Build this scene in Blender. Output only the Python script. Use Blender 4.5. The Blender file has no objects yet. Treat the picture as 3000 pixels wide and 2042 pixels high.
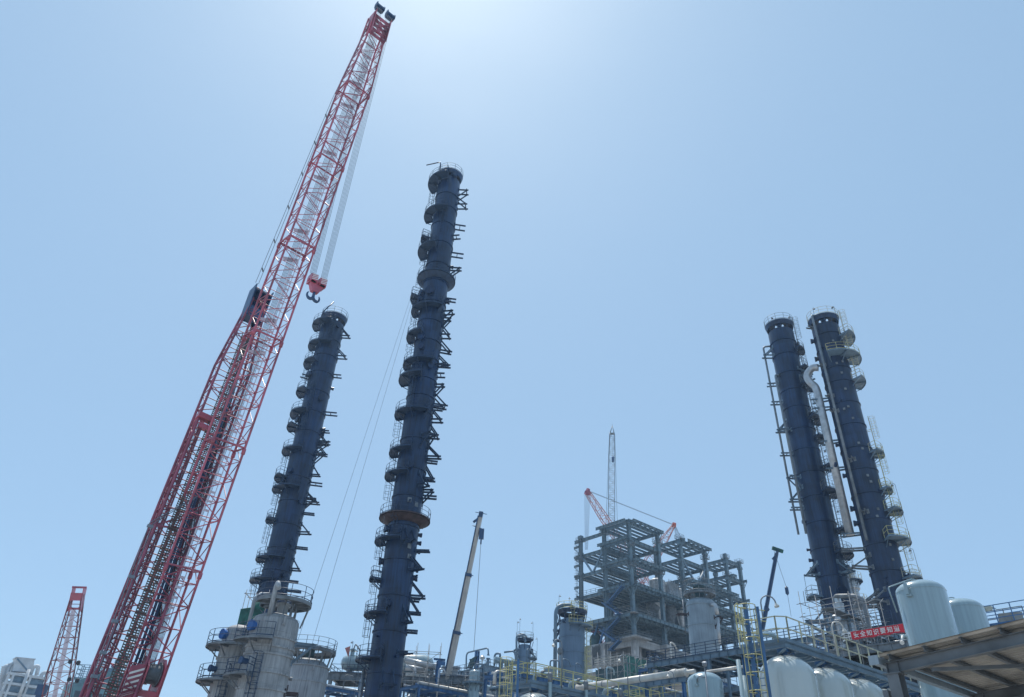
import bpy, math, random
from mathutils import Vector, Matrix
random.seed(11)
V = Vector
sc = bpy.context.scene
COL = sc.collection

# ------------------------------------------------------------------ camera
FOC = 2110.0
VDX, VDY = 157.0, -3071.0
ROLL = math.atan2(VDX, -VDY)
PITCH = math.atan2(FOC, math.hypot(VDX, VDY))
EYE = V((0, 0, 1.6))
CF = V((0, math.cos(PITCH), math.sin(PITCH)))
R0 = V((1, 0, 0)); U0 = V((0, -math.sin(PITCH), math.cos(PITCH)))
CR = math.cos(ROLL) * R0 + math.sin(ROLL) * U0
CU = -math.sin(ROLL) * R0 + math.cos(ROLL) * U0
cam_d = bpy.data.cameras.new("camera")
cam_d.sensor_width = 36; cam_d.lens = FOC / 3000 * 36
cam_d.clip_start = 0.1; cam_d.clip_end = 6000
cam = bpy.data.objects.new("camera", cam_d)
m = Matrix((CR, CU, -CF)).transposed().to_4x4(); m.translation = EYE
cam.matrix_world = m
COL.objects.link(cam); sc.camera = cam

# ------------------------------------------------------------------ light
SUN_EL, SUN_AZ = math.radians(67), math.radians(-15)
w = bpy.data.worlds.new("World"); sc.world = w; w.use_nodes = True
nt = w.node_tree; bg = nt.nodes["Background"]
sky = nt.nodes.new("ShaderNodeTexSky"); sky.sky_type = 'NISHITA'; sky.sun_disc = False
sky.sun_elevation = SUN_EL; sky.sun_rotation = SUN_AZ
sky.altitude = 0; sky.air_density = 0.75; sky.dust_density = 1.0; sky.ozone_density = 0.6
tint = nt.nodes.new("ShaderNodeMix"); tint.data_type = 'RGBA'; tint.blend_type = 'MULTIPLY'; tint.inputs[0].default_value = 1
tint.inputs[7].default_value = (.9, 1.0, .95, 1)
nt.links.new(sky.outputs[0], tint.inputs[6]); milk = nt.nodes.new("ShaderNodeMix"); milk.data_type = 'RGBA'; milk.inputs[0].default_value = .6     # thin even veil of high haze
milk.inputs[7].default_value = (1.86, 2.93, 4.22, 1)
wn = nt.nodes.new("ShaderNodeTexNoise"); wn.inputs['Scale'].default_value = 2.2; wn.inputs['Detail'].default_value = 7; wn.inputs['Roughness'].default_value = .55
wc_ = nt.nodes.new("ShaderNodeTexCoord"); wm = nt.nodes.new("ShaderNodeMapping"); wm.inputs['Scale'].default_value = (1, 1, 2.6)
nt.links.new(wc_.outputs['Generated'], wm.inputs[0]); nt.links.new(wm.outputs[0], wn.inputs['Vector'])
wr = nt.nodes.new("ShaderNodeMapRange"); wr.inputs[1].default_value = .35; wr.inputs[2].default_value = .75; wr.inputs[3].default_value = .70; wr.inputs[4].default_value = .77
nt.links.new(wn.outputs['Fac'], wr.inputs[0]); nt.links.new(wr.outputs[0], milk.inputs[0])
nt.links.new(tint.outputs[2], milk.inputs[6]); nt.links.new(milk.outputs[2], bg.inputs[0]); bg.inputs[1].default_value = 0.15
sl = bpy.data.lights.new("sun", 'SUN'); sl.energy = 3.7; sl.angle = math.radians(0.53); sl.color = (1, .95, .87)
so = bpy.data.objects.new("sun", sl)
sd = V((math.sin(SUN_AZ) * math.cos(SUN_EL), math.cos(SUN_AZ) * math.cos(SUN_EL), math.sin(SUN_EL)))
so.rotation_euler = sd.to_track_quat('Z', 'Y').to_euler(); so.location = sd * 300
COL.objects.link(so)
sc.view_settings.view_transform = 'Standard'; sc.view_settings.look = 'None'
sc.view_settings.exposure = 0.33; sc.view_settings.gamma = 1
sc.cycles.max_bounces = 6; sc.cycles.volume_bounces = 1
sc.cycles.transparent_max_bounces = 12

# ------------------------------------------------------------------ helpers
UP = V((0, 0, 1))
GR = math.radians(40)          # heading of the plant grid

def ray(x, y):
    return CF * FOC + CR * (x - 1500) - CU * (y - 1021)
def site(x, y, D):
    d = ray(x, y); return EYE + d * (D / math.hypot(d.x, d.y))
def sitez(x, y, z):
    d = ray(x, y); return EYE + d * ((z - EYE.z) / d.z)
def zm(ox, oy, s):
    return lambda x, y: (ox + x / s, oy + y / s)
def azof(x, y):
    d = ray(x, y); return math.atan2(d.x, d.y)

class MB:
    def __init__(s): s.v = []; s.f = []; s.sm = []
    def add(s, vs, fs, sm=False):
        n = len(s.v); s.v += [tuple(p) for p in vs]
        s.f += [tuple(i + n for i in f) for f in fs]
        s.sm += sm if isinstance(sm, list) else [sm] * len(fs)
    def frame(s, p, q, up=UP):
        d = (q - p).normalized()
        if abs(d.dot(up)) > .98: up = V((0, 1, 0)) if abs(d.y) < .9 else V((1, 0, 0))
        a = d.cross(up).normalized(); b = a.cross(d)
        return d, a, b
    def bar(s, p, q, w, h=None, up=UP):
        p = V(p); q = V(q); h = h or w
        if (q - p).length < 1e-5: return
        d, a, b = s.frame(p, q, up); a = a * w / 2; b = b * h / 2
        vs = [o + x + y for o in (p, q) for x, y in ((-a, -b), (a, -b), (a, b), (-a, b))]
        s.add(vs, [(3, 2, 1, 0), (4, 5, 6, 7), (0, 1, 5, 4), (1, 2, 6, 5), (2, 3, 7, 6), (3, 0, 4, 7)])
    def ib(s, p, q, w, h, up=UP, t=None):
        p = V(p); q = V(q); d, a, b = s.frame(p, q, up); t = t or max(.02, w * .09)
        pr = [(-w/2, -h/2), (w/2, -h/2), (w/2, -h/2+t), (t/2, -h/2+t), (t/2, h/2-t), (w/2, h/2-t), (w/2, h/2), (-w/2, h/2), (-w/2, h/2-t), (-t/2, h/2-t), (-t/2, -h/2+t), (-w/2, -h/2+t)]
        vs = [o + a * x + b * y for o in (p, q) for x, y in pr]
        fs = [(i, (i+1) % 12, (i+1) % 12 + 12, i + 12) for i in range(12)]
        for o, r in ((0, 1), (12, 0)):
            for c in ((0, 1, 2, 11), (10, 3, 4, 9), (8, 5, 6, 7)):
                c = tuple(i + o for i in c); fs.append(c[::-1] if r else c)
        s.add(vs, fs)
        L = (q - p).length; n = int(L / (h * 2.0))
        if h > .35 and n > 0:      # web stiffeners
            for i in range(1, n):
                o = p + d * (L * i / n)
                for sg in (-1, 1):
                    c = o + a * (sg * (w/4 + t/4))
                    s.bar(c - b * (h/2 - t), c + b * (h/2 - t), w/2 - t/2 - .004, .02, up=d)
    def box(s, c, sx, sy, sz, rz=0):
        c = V(c); R = Matrix.Rotation(rz, 3, 'Z')
        s.bar(c - R @ V((sx/2, 0, 0)), c + R @ V((sx/2, 0, 0)), sy, sz)
    def tube(s, pts, r, n=8, cap=True, closed=False):
        pts = [V(p) for p in pts]; N = len(pts); vs = []; prev = None
        rs = r if isinstance(r, (list, tuple)) else [r] * N
        for i, p in enumerate(pts):
            if closed: t = pts[(i+1) % N] - pts[i-1]
            else: t = pts[min(i+1, N-1)] - pts[max(i-1, 0)]
            t.normalize()
            if prev is None:
                u = UP if abs(t.z) < .95 else V((1, 0, 0))
                a = t.cross(u).normalized()
            else:
                a = prev - t * prev.dot(t)
                a = a.normalized() if a.length > 1e-6 else t.cross(UP).normalized()
            prev = a; b = t.cross(a)
            for k in range(n):
                an = 2*math.pi*k/n; vs.append(p + (a*math.cos(an) + b*math.sin(an)) * rs[i])
        fs = []; M = N if closed else N - 1
        for i in range(M):
            j = (i+1) % N
            for k in range(n):
                fs.append((i*n+k, i*n+(k+1) % n, j*n+(k+1) % n, j*n+k))
        sm = [True] * len(fs)
        if cap and not closed:
            fs += [tuple(range(n))[::-1], tuple((N-1)*n+k for k in range(n))]; sm += [False, False]
        s.add(vs, fs, sm)
    def pipe(s, pts, r, n=12, bend=None, cap=True):
        """pipe through corner points with rounded bends"""
        pts = [V(p) for p in pts]; bend = bend or r * 3; out = [pts[0]]
        for i in range(1, len(pts) - 1):
            a, b, c = pts[i-1], pts[i], pts[i+1]
            bd = min(bend, (a-b).length * .49, (c-b).length * .49)
            p0 = b + (a-b).normalized()*bd; p2 = b + (c-b).normalized()*bd
            for k in range(7):
                t = k/6; out.append(p0*(1-t)**2 + b*2*t*(1-t) + p2*t*t)
        out.append(pts[-1]); s.tube(out, r, n, cap)
    def lathe(s, prof, n=48, c=(0, 0, 0), smooth=True, axis=None):
        """prof: (r, z) pairs; axis optional (origin, direction)"""
        c = V(c)
        if axis is None: A, B, D = V((1, 0, 0)), V((0, 1, 0)), UP
        else:
            D = V(axis).normalized(); A = D.cross(UP)
            A = A.normalized() if A.length > 1e-4 else V((1, 0, 0)); B = D.cross(A)
        prof = [(max(r, 1e-4), z) for r, z in prof]; P2 = [prof[0]]; gap = []
        for i in range(1, len(prof)):      # split the ring where the outline turns sharply, so shading stays crisp
            P2.append(prof[i]); gap.append(False)
            if i < len(prof)-1:
                a = math.atan2(prof[i][1]-prof[i-1][1], prof[i][0]-prof[i-1][0]); b = math.atan2(prof[i+1][1]-prof[i][1], prof[i+1][0]-prof[i][0])
                if abs((a-b+math.pi) % (2*math.pi)-math.pi) > .6: P2.append(prof[i]); gap.append(True)
        vs = []
        for r, z in P2:
            for k in range(n):
                an = 2*math.pi*k/n; vs.append(c + A*(r*math.cos(an)) + B*(r*math.sin(an)) + D*z)
        fs = []
        for i in range(len(P2) - 1):
            if gap[i]: continue
            for k in range(n): fs.append((i*n+k, i*n+(k+1) % n, (i+1)*n+(k+1) % n, (i+1)*n+k))
        sm = [smooth] * len(fs); o = len(vs); vs += vs[:n] + vs[-n:]
        fs += [tuple(range(o, o+n))[::-1], tuple(range(o+n, o+2*n))]; sm += [False, False]
        s.add(vs, fs, sm)
    def arc(s, R, z, a0, a1, r, c=(0, 0), n=6, step=12, sides=5):
        full = abs(a1 - a0) >= 359.9
        N = max(3, int(abs(a1-a0)/step)); c = V((c[0], c[1], 0))
        pts = [c + V((R*math.cos(math.radians(a0+(a1-a0)*i/N)), R*math.sin(math.radians(a0+(a1-a0)*i/N)), z)) for i in range(N if full else N+1)]
        s.tube(pts, r, sides, closed=full)
    def sector(s, r0, r1, z0, z1, a0, a1, step=10, r0b=None, r1b=None):
        N = max(2, int(abs(a1-a0)/step)); vs = []
        full = abs(a1-a0) >= 359.9
        r0b = r0 if r0b is None else r0b; r1b = r1 if r1b is None else r1b
        for i in range(N+1):
            a = math.radians(a0+(a1-a0)*i/N); cs, sn = math.cos(a), math.sin(a)
            vs += [(r0b*cs, r0b*sn, z0), (r1b*cs, r1b*sn, z0), (r1*cs, r1*sn, z1), (r0*cs, r0*sn, z1)]
        fs = []
        for i in range(N):
            o = i*4; q = o+4
            fs += [(o, q, q+1, o+1), (o+1, q+1, q+2, o+2), (o+2, q+2, q+3, o+3), (o+3, q+3, q, o)]
        if not full: fs += [(0, 1, 2, 3), (N*4+3, N*4+2, N*4+1, N*4)]
        s.add(vs, fs)
    def poly(s, pts, th, d=None):
        """prism: planar polygon pushed along d by th"""
        pts = [V(p) for p in pts]; n = len(pts)
        if d is None: d = (pts[1]-pts[0]).cross(pts[2]-pts[0]).normalized()
        d = V(d) * th; vs = pts + [p + d for p in pts]
        fs = [tuple(range(n))[::-1], tuple(range(n, 2*n))] + [(i, (i+1) % n, (i+1) % n+n, i+n) for i in range(n)]
        s.add(vs, fs)

def build(name, mb, mat, parent=None, loc=None):
    me = bpy.data.meshes.new(name)
    me.from_pydata(mb.v, [], mb.f); me.update()
    me.polygons.foreach_set("use_smooth", mb.sm)
    me.materials.append(mat)
    o = bpy.data.objects.new(name, me); COL.objects.link(o)
    if parent is not None: o.parent = parent
    if loc is not None: o.location = loc
    return o

class Thing:
    def __init__(s, name, label, cat, at=(0, 0), rz=0.0, z=0.0, group=None):
        s.e = bpy.data.objects.new(name, None); COL.objects.link(s.e)
        s.e.empty_display_size = .5
        s.o = V((at[0], at[1], z)); s.rz = rz
        s.e.location = s.o; s.e.rotation_euler = (0, 0, rz)
        s.e['label'] = label; s.e['category'] = cat
        if group: s.e['group'] = group
        s.R = Matrix.Rotation(-rz, 3, 'Z')
    def L(s, p): return s.R @ (V(p) - s.o)
    def P(s, x, y, D): return s.L(site(x, y, D))
    def PZ(s, x, y, z): return s.L(sitez(x, y, z))
    def _pl(s, x, y, val, n):
        a = s.L(EYE); b = s.R @ ray(x, y); t = (val - a.dot(n)) / b.dot(n); return a + b * t
    def PX(s, x, y, v=0): return s._pl(x, y, v, V((1, 0, 0)))
    def PY(s, x, y, v=0): return s._pl(x, y, v, V((0, 1, 0)))
    def part(s, name, mb, mat, parent=None, label=None):
        o = build(name, mb, mat, parent or s.e)
        if label: o['label'] = label
        return o

def single(name, mb, mat, label, cat, at=(0, 0, 0), rz=0, group=None):
    o = build(name, mb, mat); o.location = at; o.rotation_euler = (0, 0, rz)
    o['label'] = label; o['category'] = cat
    if group: o['group'] = group
    return o

def copy_tree(o, loc, label=None, parent=None):
    c = o.copy(); COL.objects.link(c)
    if parent is None:
        c.location = loc
        if label: c['label'] = label
    else: c.parent = parent
    for ch in [x for x in COL.objects if x.parent == o]: copy_tree(ch, None, None, c)
    return c

# ------------------------------------------------------------------ materials
def mat(name, col, rough=.5, metal=0, var=.15, scale=1.5, streak=0.0, col2=None, bump=.0, grain=12, spec=.5, coat=0, course=0, arcs=7):
    m = bpy.data.materials.new(name); m.use_nodes = True
    t = m.node_tree; b = t.nodes["Principled BSDF"]; N = t.nodes.new; L = t.links.new
    b.inputs['Roughness'].default_value = rough; b.inputs['Metallic'].default_value = metal
    b.inputs['Specular IOR Level'].default_value = spec
    if coat: b.inputs['Coat Weight'].default_value = coat; b.inputs['Coat Roughness'].default_value = .07; b.inputs['Coat IOR'].default_value = 1.7
    tc = N("ShaderNodeTexCoord"); mp = N("ShaderNodeMapping"); L(tc.outputs['Object'], mp.inputs[0])
    n1 = N("ShaderNodeTexNoise"); n1.inputs['Scale'].default_value = scale; n1.inputs['Detail'].default_value = 6
    L(mp.outputs[0], n1.inputs['Vector'])
    r = N("ShaderNodeValToRGB"); e = r.color_ramp.elements
    c2 = col2 or tuple(max(0, c*(1-var*1.6)) for c in col)
    c1 = tuple(min(1, c*(1+var*.6)) for c in col)
    e[0].position = .32; e[0].color = (*c2, 1); e[1].position = .62; e[1].color = (*c1, 1)
    fac = n1.outputs['Fac']
    if streak:
        mp2 = N("ShaderNodeMapping"); mp2.inputs['Scale'].default_value = (3, 3, .16); L(tc.outputs['Object'], mp2.inputs[0])
        n2 = N("ShaderNodeTexNoise"); n2.inputs['Scale'].default_value = 2.2; n2.inputs['Detail'].default_value = 5; L(mp2.outputs[0], n2.inputs['Vector'])
        mx = N("ShaderNodeMix"); mx.inputs[0].default_value = streak; L(n1.outputs['Fac'], mx.inputs[2]); L(n2.outputs['Fac'], mx.inputs[3]); fac = mx.outputs[0]
    L(fac, r.inputs[0]); L(r.outputs[0], b.inputs['Base Color'])
    if course:      # rolled plates: every plate of a shell course has its own tone
        sx = N("ShaderNodeSeparateXYZ"); L(tc.outputs['Object'], sx.inputs[0])
        def mth(op, a, b_=None, c_=None):
            q = N("ShaderNodeMath"); q.operation = op
            for i, v_ in enumerate((a, b_, c_)):
                if v_ is None: continue
                if isinstance(v_, (int, float)): q.inputs[i].default_value = v_
                else: L(v_, q.inputs[i])
            return q.outputs[0]
        zf = mth('FLOOR', mth('DIVIDE', sx.outputs[2], course)); ang = mth('ARCTAN2', sx.outputs[1], sx.outputs[0])
        af = mth('FLOOR', mth('ADD', mth('MULTIPLY', ang, arcs/6.2832), mth('MULTIPLY', zf, .37)))
        cb_ = N("ShaderNodeCombineXYZ"); L(zf, cb_.inputs[0]); L(af, cb_.inputs[1]); wn_ = N("ShaderNodeTexWhiteNoise"); L(cb_.outputs[0], wn_.inputs['Vector'])
        rg = N("ShaderNodeMapRange"); rg.inputs[3].default_value = .72; rg.inputs[4].default_value = 1.22; L(wn_.outputs['Value'], rg.inputs[0])
        mm = N("ShaderNodeMix"); mm.data_type = 'RGBA'; mm.blend_type = 'MULTIPLY'; mm.inputs[0].default_value = 1
        L(r.outputs[0], mm.inputs[6]); L(rg.outputs[0], mm.inputs[7]); L(mm.outputs[2], b.inputs['Base Color'])
    n3 = N("ShaderNodeTexNoise"); n3.inputs['Scale'].default_value = grain; n3.inputs['Detail'].default_value = 4; L(tc.outputs['Object'], n3.inputs['Vector'])
    mr = N("ShaderNodeMapRange"); mr.inputs[3].default_value = max(.05, rough-.1); mr.inputs[4].default_value = min(1, rough+.12)
    L(n3.outputs['Fac'], mr.inputs[0]); L(mr.outputs[0], b.inputs['Roughness'])
    if bump:
        bp = N("ShaderNodeBump"); bp.inputs['Strength'].default_value = bump; bp.inputs['Distance'].default_value = .05
        L(n3.outputs['Fac'], bp.inputs['Height']); L(bp.outputs[0], b.inputs['Normal'])
    return m

M = dict(
    tower=mat('tower_paint', (.008, .030, .088), .36, 0, .45, .7, .6, bump=.1, course=2.6, arcs=5),
    towerw=mat('tower_paint_brown', (.010, .027, .074), .38, 0, .45, .7, .5, bump=.1, course=2.4, arcs=5),
    rust=mat('rust_primer', (.062, .042, .045), .7, 0, .3, 2),
    dsteel=mat('dark_steel', (.022, .050, .105), .5, .1, .2, 2),
    gsteel=mat('grey_steel', (.17, .19, .21), .55, .1, .25, 1.5),
    frame=mat('frame_steel', (.12, .18, .22), .55, 0, .25, .6, .3),
    blue=mat('blue_steel', (.05, .14, .30), .45, 0, .2, 1),
    bluegrey=mat('bluegrey_steel', (.13, .20, .27), .45, 0, .2, 1),
    yellow=mat('yellow_paint', (.45, .43, .22), .45, 0, .25, 3, col2=(.36, .33, .13)),
    cream=mat('cream_rail', (.52, .50, .36), .45, 0, .2, 2),
    tank=mat('tank_paint', (.25, .345, .38), .22, 0, .10, .4, .7, coat=1, grain=2),
    dome=mat('dome_paint', (.46, .51, .50), .22, 0, .05, .6, .3, coat=1, grain=2),
    colblue=mat('column_paint', (.13, .20, .29), .4, 0, .12, .5, .5),
    colgrey=mat('column_paint_grey', (.25, .31, .36), .5, 0, .18, .5, .5),
    clad=mat('pipe_cladding', (.48, .50, .52), .35, .55, .15, 1.2),
    cladw=mat('pipe_white', (.60, .58, .54), .42, .1, .15, 1),
    vess=mat('vessel_primer', (.32, .335, .35), .6, 0, .35, .55, .45, bump=.15),
    vess2=mat('vessel_primer_pale', (.33, .36, .39), .6, 0, .3, .5, .5, bump=.15),
    white=mat('white_paint', (.70, .70, .68), .4, 0, .1, 1),
    conc=mat('concrete', (.30, .30, .30), .85, 0, .35, .5, .5, bump=.3),
    red=mat('crane_red', (.45, .095, .14), .4, 0, .25, .4, coat=.2),
    redd=mat('crane_red_dark', (.30, .075, .12), .5, 0, .3, .6),
    orange=mat('crane_orange', (.55, .09, .03), .4, 0, .15, 1, coat=.2),
    coral=mat('crane_coral', (.46, .17, .15), .5, 0, .2, 1),
    rope=mat('wire_rope', (.03, .035, .045), .8, 0, .1, 2),
    pend=mat('pendant_steel', (.20, .23, .27), .5, .3, .1, 2),
    mesh=mat('walkway_mesh', (.09, .085, .075), .7, 0, .2, 2),
    pale=mat('walkway_pale', (.60, .54, .62), .5, 0, .1, 2),
    boomw=mat('boom_cream', (.50, .46, .42), .4, 0, .1, .8),
    boomd=mat('boom_darkblue', (.03, .075, .17), .4, 0, .15, .8),
    ban=mat('banner_red', (.62, .03, .05), .7, 0, .12, 2),
    banw=mat('banner_white', (.75, .75, .74), .7, 0, .06, 2),
    green=mat('green_net', (.025, .13, .11), .85, 0, .35, 1.2),
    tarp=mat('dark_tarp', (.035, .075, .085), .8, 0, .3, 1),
    tblue=mat('flange_blue', (.03, .14, .42), .4, 0, .15, 2),
    roofs=mat('roof_sheet', (.38, .355, .32), .5, .3, .25, 1.2, bump=.05),
    beamd=mat('canopy_steel', (.13, .145, .16), .5, .1, .2, 1.4),
    teal=mat('teal_cladding', (.14, .27, .31), .5, 0, .2, .4),
    ground=mat('ground', (.40, .39, .37), .95, 0, .3, .08, bump=.3),
    grat=mat('grating', (.17, .24, .30), .5, .2, .2, 2),
    bamboo=mat('scaffold_tube', (.20, .22, .24), .6, .1, .25, 2),
    pgrey=mat('pipe_grey', (.19, .23, .27), .45, .3, .2, 1),
    pwhite=mat('hazed_plant_white', (.52, .55, .58), .6, 0, .12, .6),  # white greyed down, distance haze put into the colour
    stair=mat('stair_blue', (.035, .09, .19), .5, 0, .2, 1),
    redm=mat('muted_red', (.24, .075, .09), .5, 0, .25, .8),
    glass=mat('dark_opening', (.06, .075, .09), .35, 0, .3, .5),
)

# ------------------------------------------------------------------ shared builders
def railing(mb, pts, h=1.1, sp=1.5, r=.024, toe=.1, rails=(1., .5), closed=False, postr=None):
    pts = [V(p) for p in pts]; postr = postr or r*1.15
    if closed: pts = pts + [pts[0]]
    for a, b in zip(pts, pts[1:]):
        L = (b-a).length; n = max(1, round(L/sp))
        for k in range(n + (0 if closed else 1)):
            p = a + (b-a)*k/n; mb.bar(p, p + UP*h, postr*2)
        for f in rails: mb.bar(a + UP*h*f, b + UP*h*f, r*2)
        if toe: mb.bar(a + UP*toe/2, b + UP*toe/2, .012, toe)

def arcrail(mb, R, z, a0, a1, h=1.1, r=.024, sp=1.3):
    L = abs(math.radians(a1-a0))*R; n = max(1, round(L/sp))
    for f in (1., .55, .1): mb.arc(R, z+h*f, a0, a1, r if f > .2 else r*1.6, step=8)
    for k in range(n+1):
        a = math.radians(a0+(a1-a0)*k/n); p = V((R*math.cos(a), R*math.sin(a), z)); mb.bar(p, p+UP*h, r*2.3)

def pol(a, r, z): a = math.radians(a); return V((r*math.cos(a), r*math.sin(a), z))

def platform(T, R, z, a0, a1, wd=1.15, dm=None, rm=None, ends=True, name='platform', hr=1.1, knees=True, rust=False):
    dm = dm or M['dsteel']; rm = rm or dm
    d = MB(); d.sector(R+.06, R+wd, z-.06, z, a0, a1, step=9)
    d.sector(R+wd-.02, R+wd+.03, z-.16, z-.064, a0, a1, step=9)
    n = max(2, int(abs(a1-a0)/38))
    for k in range(n+1):
        a = a0+(a1-a0)*(k if n else 0)/n
        d.bar(pol(a, R-.02, z-.15), pol(a, R+wd, z-.15), .08, .16)
        if knees: d.bar(pol(a, R-.02, z-1.0), pol(a, R+wd*.85, z-.2), .08)
    p = T.part(name, d, M['rust'] if rust else dm)
    rl = MB(); arcrail(rl, R+wd-.03, z, a0, a1, h=hr)
    if ends and abs(a1-a0) < 359:
        for a in (a0, a1):
            for f in (1., .55): rl.bar(pol(a, R+.15, z+hr*f), pol(a, R+wd-.03, z+hr*f), .05)
            rl.bar(pol(a, R+.15, z), pol(a, R+.15, z+hr), .055)
    T.part('railing', rl, rm, p)
    return p

def ladder(T, R, a, z0, z1, m=None, cage=True, off=.28, m2=None):
    """caged ladder on a cylinder's surface at polar angle a"""
    m = m or M['dsteel']
    lb = MB(); r = R+off; t = V((-math.sin(math.radians(a)), math.cos(math.radians(a)), 0)); o = pol(a, 1, 0)
    for s in (-.23, .23):
        b = pol(a, r, 0) + t*s; lb.bar(b+UP*z0, b+UP*z1, .06)
    z = z0+.15
    while z < z1: lb.bar(pol(a, r, z)-t*.23, pol(a, r, z)+t*.23, .03); z += .3
    z = z0+.8
    while z < z1-.3:
        for s in (-.23, .23): lb.bar(pol(a, R-.05, z)+t*s, pol(a, r, z)+t*s, .05)
        z += 2.6
    p = T.part('ladder', lb, m)
    if cage and z1-z0 > 3.2:
        cb = MB(); zs = z0+2.2; z1 = z1 if z1-z0 > 8 else z1-.2; n = max(2, round((z1-zs)/.75))
        c = pol(a, r+.36, 0)
        for k in range(n+1):
            zz = zs+(z1-zs)*k/n; pts = []
            for j in range(11):
                an = math.radians(a)+math.radians(-140+28*j); pts.append(c+V((.40*math.cos(an), .40*math.sin(an), zz)))
            cb.tube(pts, .021, 4)
        for j in (-110, -55, 0, 55, 110):
            an = math.radians(a+j); q = c+V((.40*math.cos(an), .40*math.sin(an), 0)); cb.bar(q+UP*zs, q+UP*z1, .03)
        T.part('safety_cage', cb, m2 or m, p)
    return p

def bracket(T, R, a, z, kind, ln=1.7, m=None, sp=.9):
    mb = MB(); a = a % 360; t = V((-math.sin(math.radians(a)), math.cos(math.radians(a)), 0)); o = pol(a, 1, 0)
    R0_ = R-.08
    for s in (-sp/2, sp/2):
        b = o*R0_+t*s; e = o*(R+ln)+t*s
        mb.ib(b+UP*z, e+UP*z, .14, .2)
        mb.bar(o*(R0_+.02)+t*s+UP*(z-.3), o*(R0_+.02)+t*s+UP*(z+.3), .34, .12, up=o)
        if kind == 'up':
            mb.ib(b+UP*(z+1.5), o*(R+ln*.8)+t*s+UP*(z+.1), .13, .16)
            mb.bar(o*(R0_+.02)+t*s+UP*(z+1.2), o*(R0_+.02)+t*s+UP*(z+1.8), .34, .12, up=o)
        if kind == 'down':
            mb.ib(b-UP*1.5+UP*z, o*(R+ln*.8)+t*s+UP*(z-.1), .13, .16)
            mb.bar(o*(R0_+.02)+t*s+UP*(z-1.8), o*(R0_+.02)+t*s+UP*(z-1.2), .34, .12, up=o)
    if kind == 'pair': mb.bar(o*(R+ln*.45)-t*sp/2+UP*z, o*(R+ln*.45)+t*sp/2+UP*z, .1)
    else: mb.ib(o*(R+ln*.8)-t*sp*.75+UP*(z+.02), o*(R+ln*.8)+t*sp*.75+UP*(z+.02), .14, .16)
    T.part('support_bracket', mb, m or M['dsteel'])

def nozzle(T, R, a, z, r=.3, ln=.35, m=None, cover=True, name='manway', fl=1.25):
    mb = MB(); o = pol(a, 1, 0)
    mb.lathe([(r, -.3), (r, ln-.1), (r*fl, ln-.1), (r*fl, ln)] + ([(r*fl, ln+.01), (r*fl, ln+.1)] if cover else []), 18, o*R+UP*z, axis=o)
    for k in range(12 if r > .25 else 0):
        an = 2*math.pi*k/12; A = o.cross(UP); q = o*(R+ln)+UP*z+(A*math.cos(an)+UP*math.sin(an))*r*1.13
        mb.bar(q, q+o*.15, .05)
    T.part(name, mb, m or M['tower'])

def seams_profile(R, z0, z1, seams, head=.5, skirt=None):
    pr = [(R, z0)]
    for z in sorted(seams):
        if z0+.2 < z < z1-.2: pr += [(R, z-.14), (R+.10, z-.13), (R+.10, z+.02), (R, z+.03)]
    pr.append((R, z1))
    for k in range(1, 9):
        an = math.pi/2*k/8; pr.append((R*math.cos(an), z1+head*R*math.sin(an)))
    return pr

def zat(x, y, D):     # height above ground seen at pixel y at distance D
    return site(x, y, D).z

def zaxis(T, y, x=None):
    """height on the thing's axis (local 0,0) that shows at image row y"""
    lo, hi = 0, 200
    for _ in range(50):
        mid = (lo+hi)/2; p = T.o + UP*mid - EYE
        py = 1021 - FOC*p.dot(CU)/p.dot(CF)
        if py > y: lo = mid
        else: hi = mid
    return lo

def zfront(T, y, R):
    """height on the side of the shell facing the lens that shows at image row y"""
    h = V((EYE.x-T.o.x, EYE.y-T.o.y, 0)).normalized()*R; lo, hi = 0, 200
    for _ in range(50):
        mid = (lo+hi)/2; p = T.o + h + UP*mid - EYE
        if 1021 - FOC*p.dot(CU)/p.dot(CF) > y: lo = mid
        else: hi = mid
    return lo

def lamp_mast(T, p, h=2.2, m=None, side=1, white=False, name='deck_lamp', arm=.5):
    """slender pole with a small shaded lamp on a bent arm"""
    mb = MB(); p = V(p); q = V(p)
    mb.pipe([p, p+UP*h, p+UP*(h+.05)+V((side*arm, 0, -.02)), p+V((side*arm, 0, h-.1))], .03, 6, bend=.18)
    mb.lathe([(.03, 0), (.17, -.14), (.17, -.2)], 10, p+V((side*arm, 0, h-.05)))
    return T.part(name, mb, m or M['dsteel'])

# ------------------------------------------------------------------ ground
g = MB(); S = 2500
g.add([(-S, -S, 0), (S, -S, 0), (S, S, 0), (-S, S, 0)], [(0, 1, 2, 3)])
go = build('ground', g, M['ground']); go['kind'] = 'structure'

# ------------------------------------------------------------------ tall process columns
def tower(name, label, ptop, D, R, ytop, seams, mats, skirt=True, hood=True, noz=()):
    p = site(*ptop, D); az = math.atan2(p.x, p.y)
    T = Thing(name, label, 'process column', (p.x, p.y), -az)
    z1 = zfront(T, ytop, R)
    sz = [zfront(T, y, R) for y in seams]
    T.z1 = z1; T.R_ = R
    b = MB(); b.lathe(seams_profile(R, 0, z1, sz, .35), 56)
    T.part('shell', b, mats)
    return T

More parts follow.
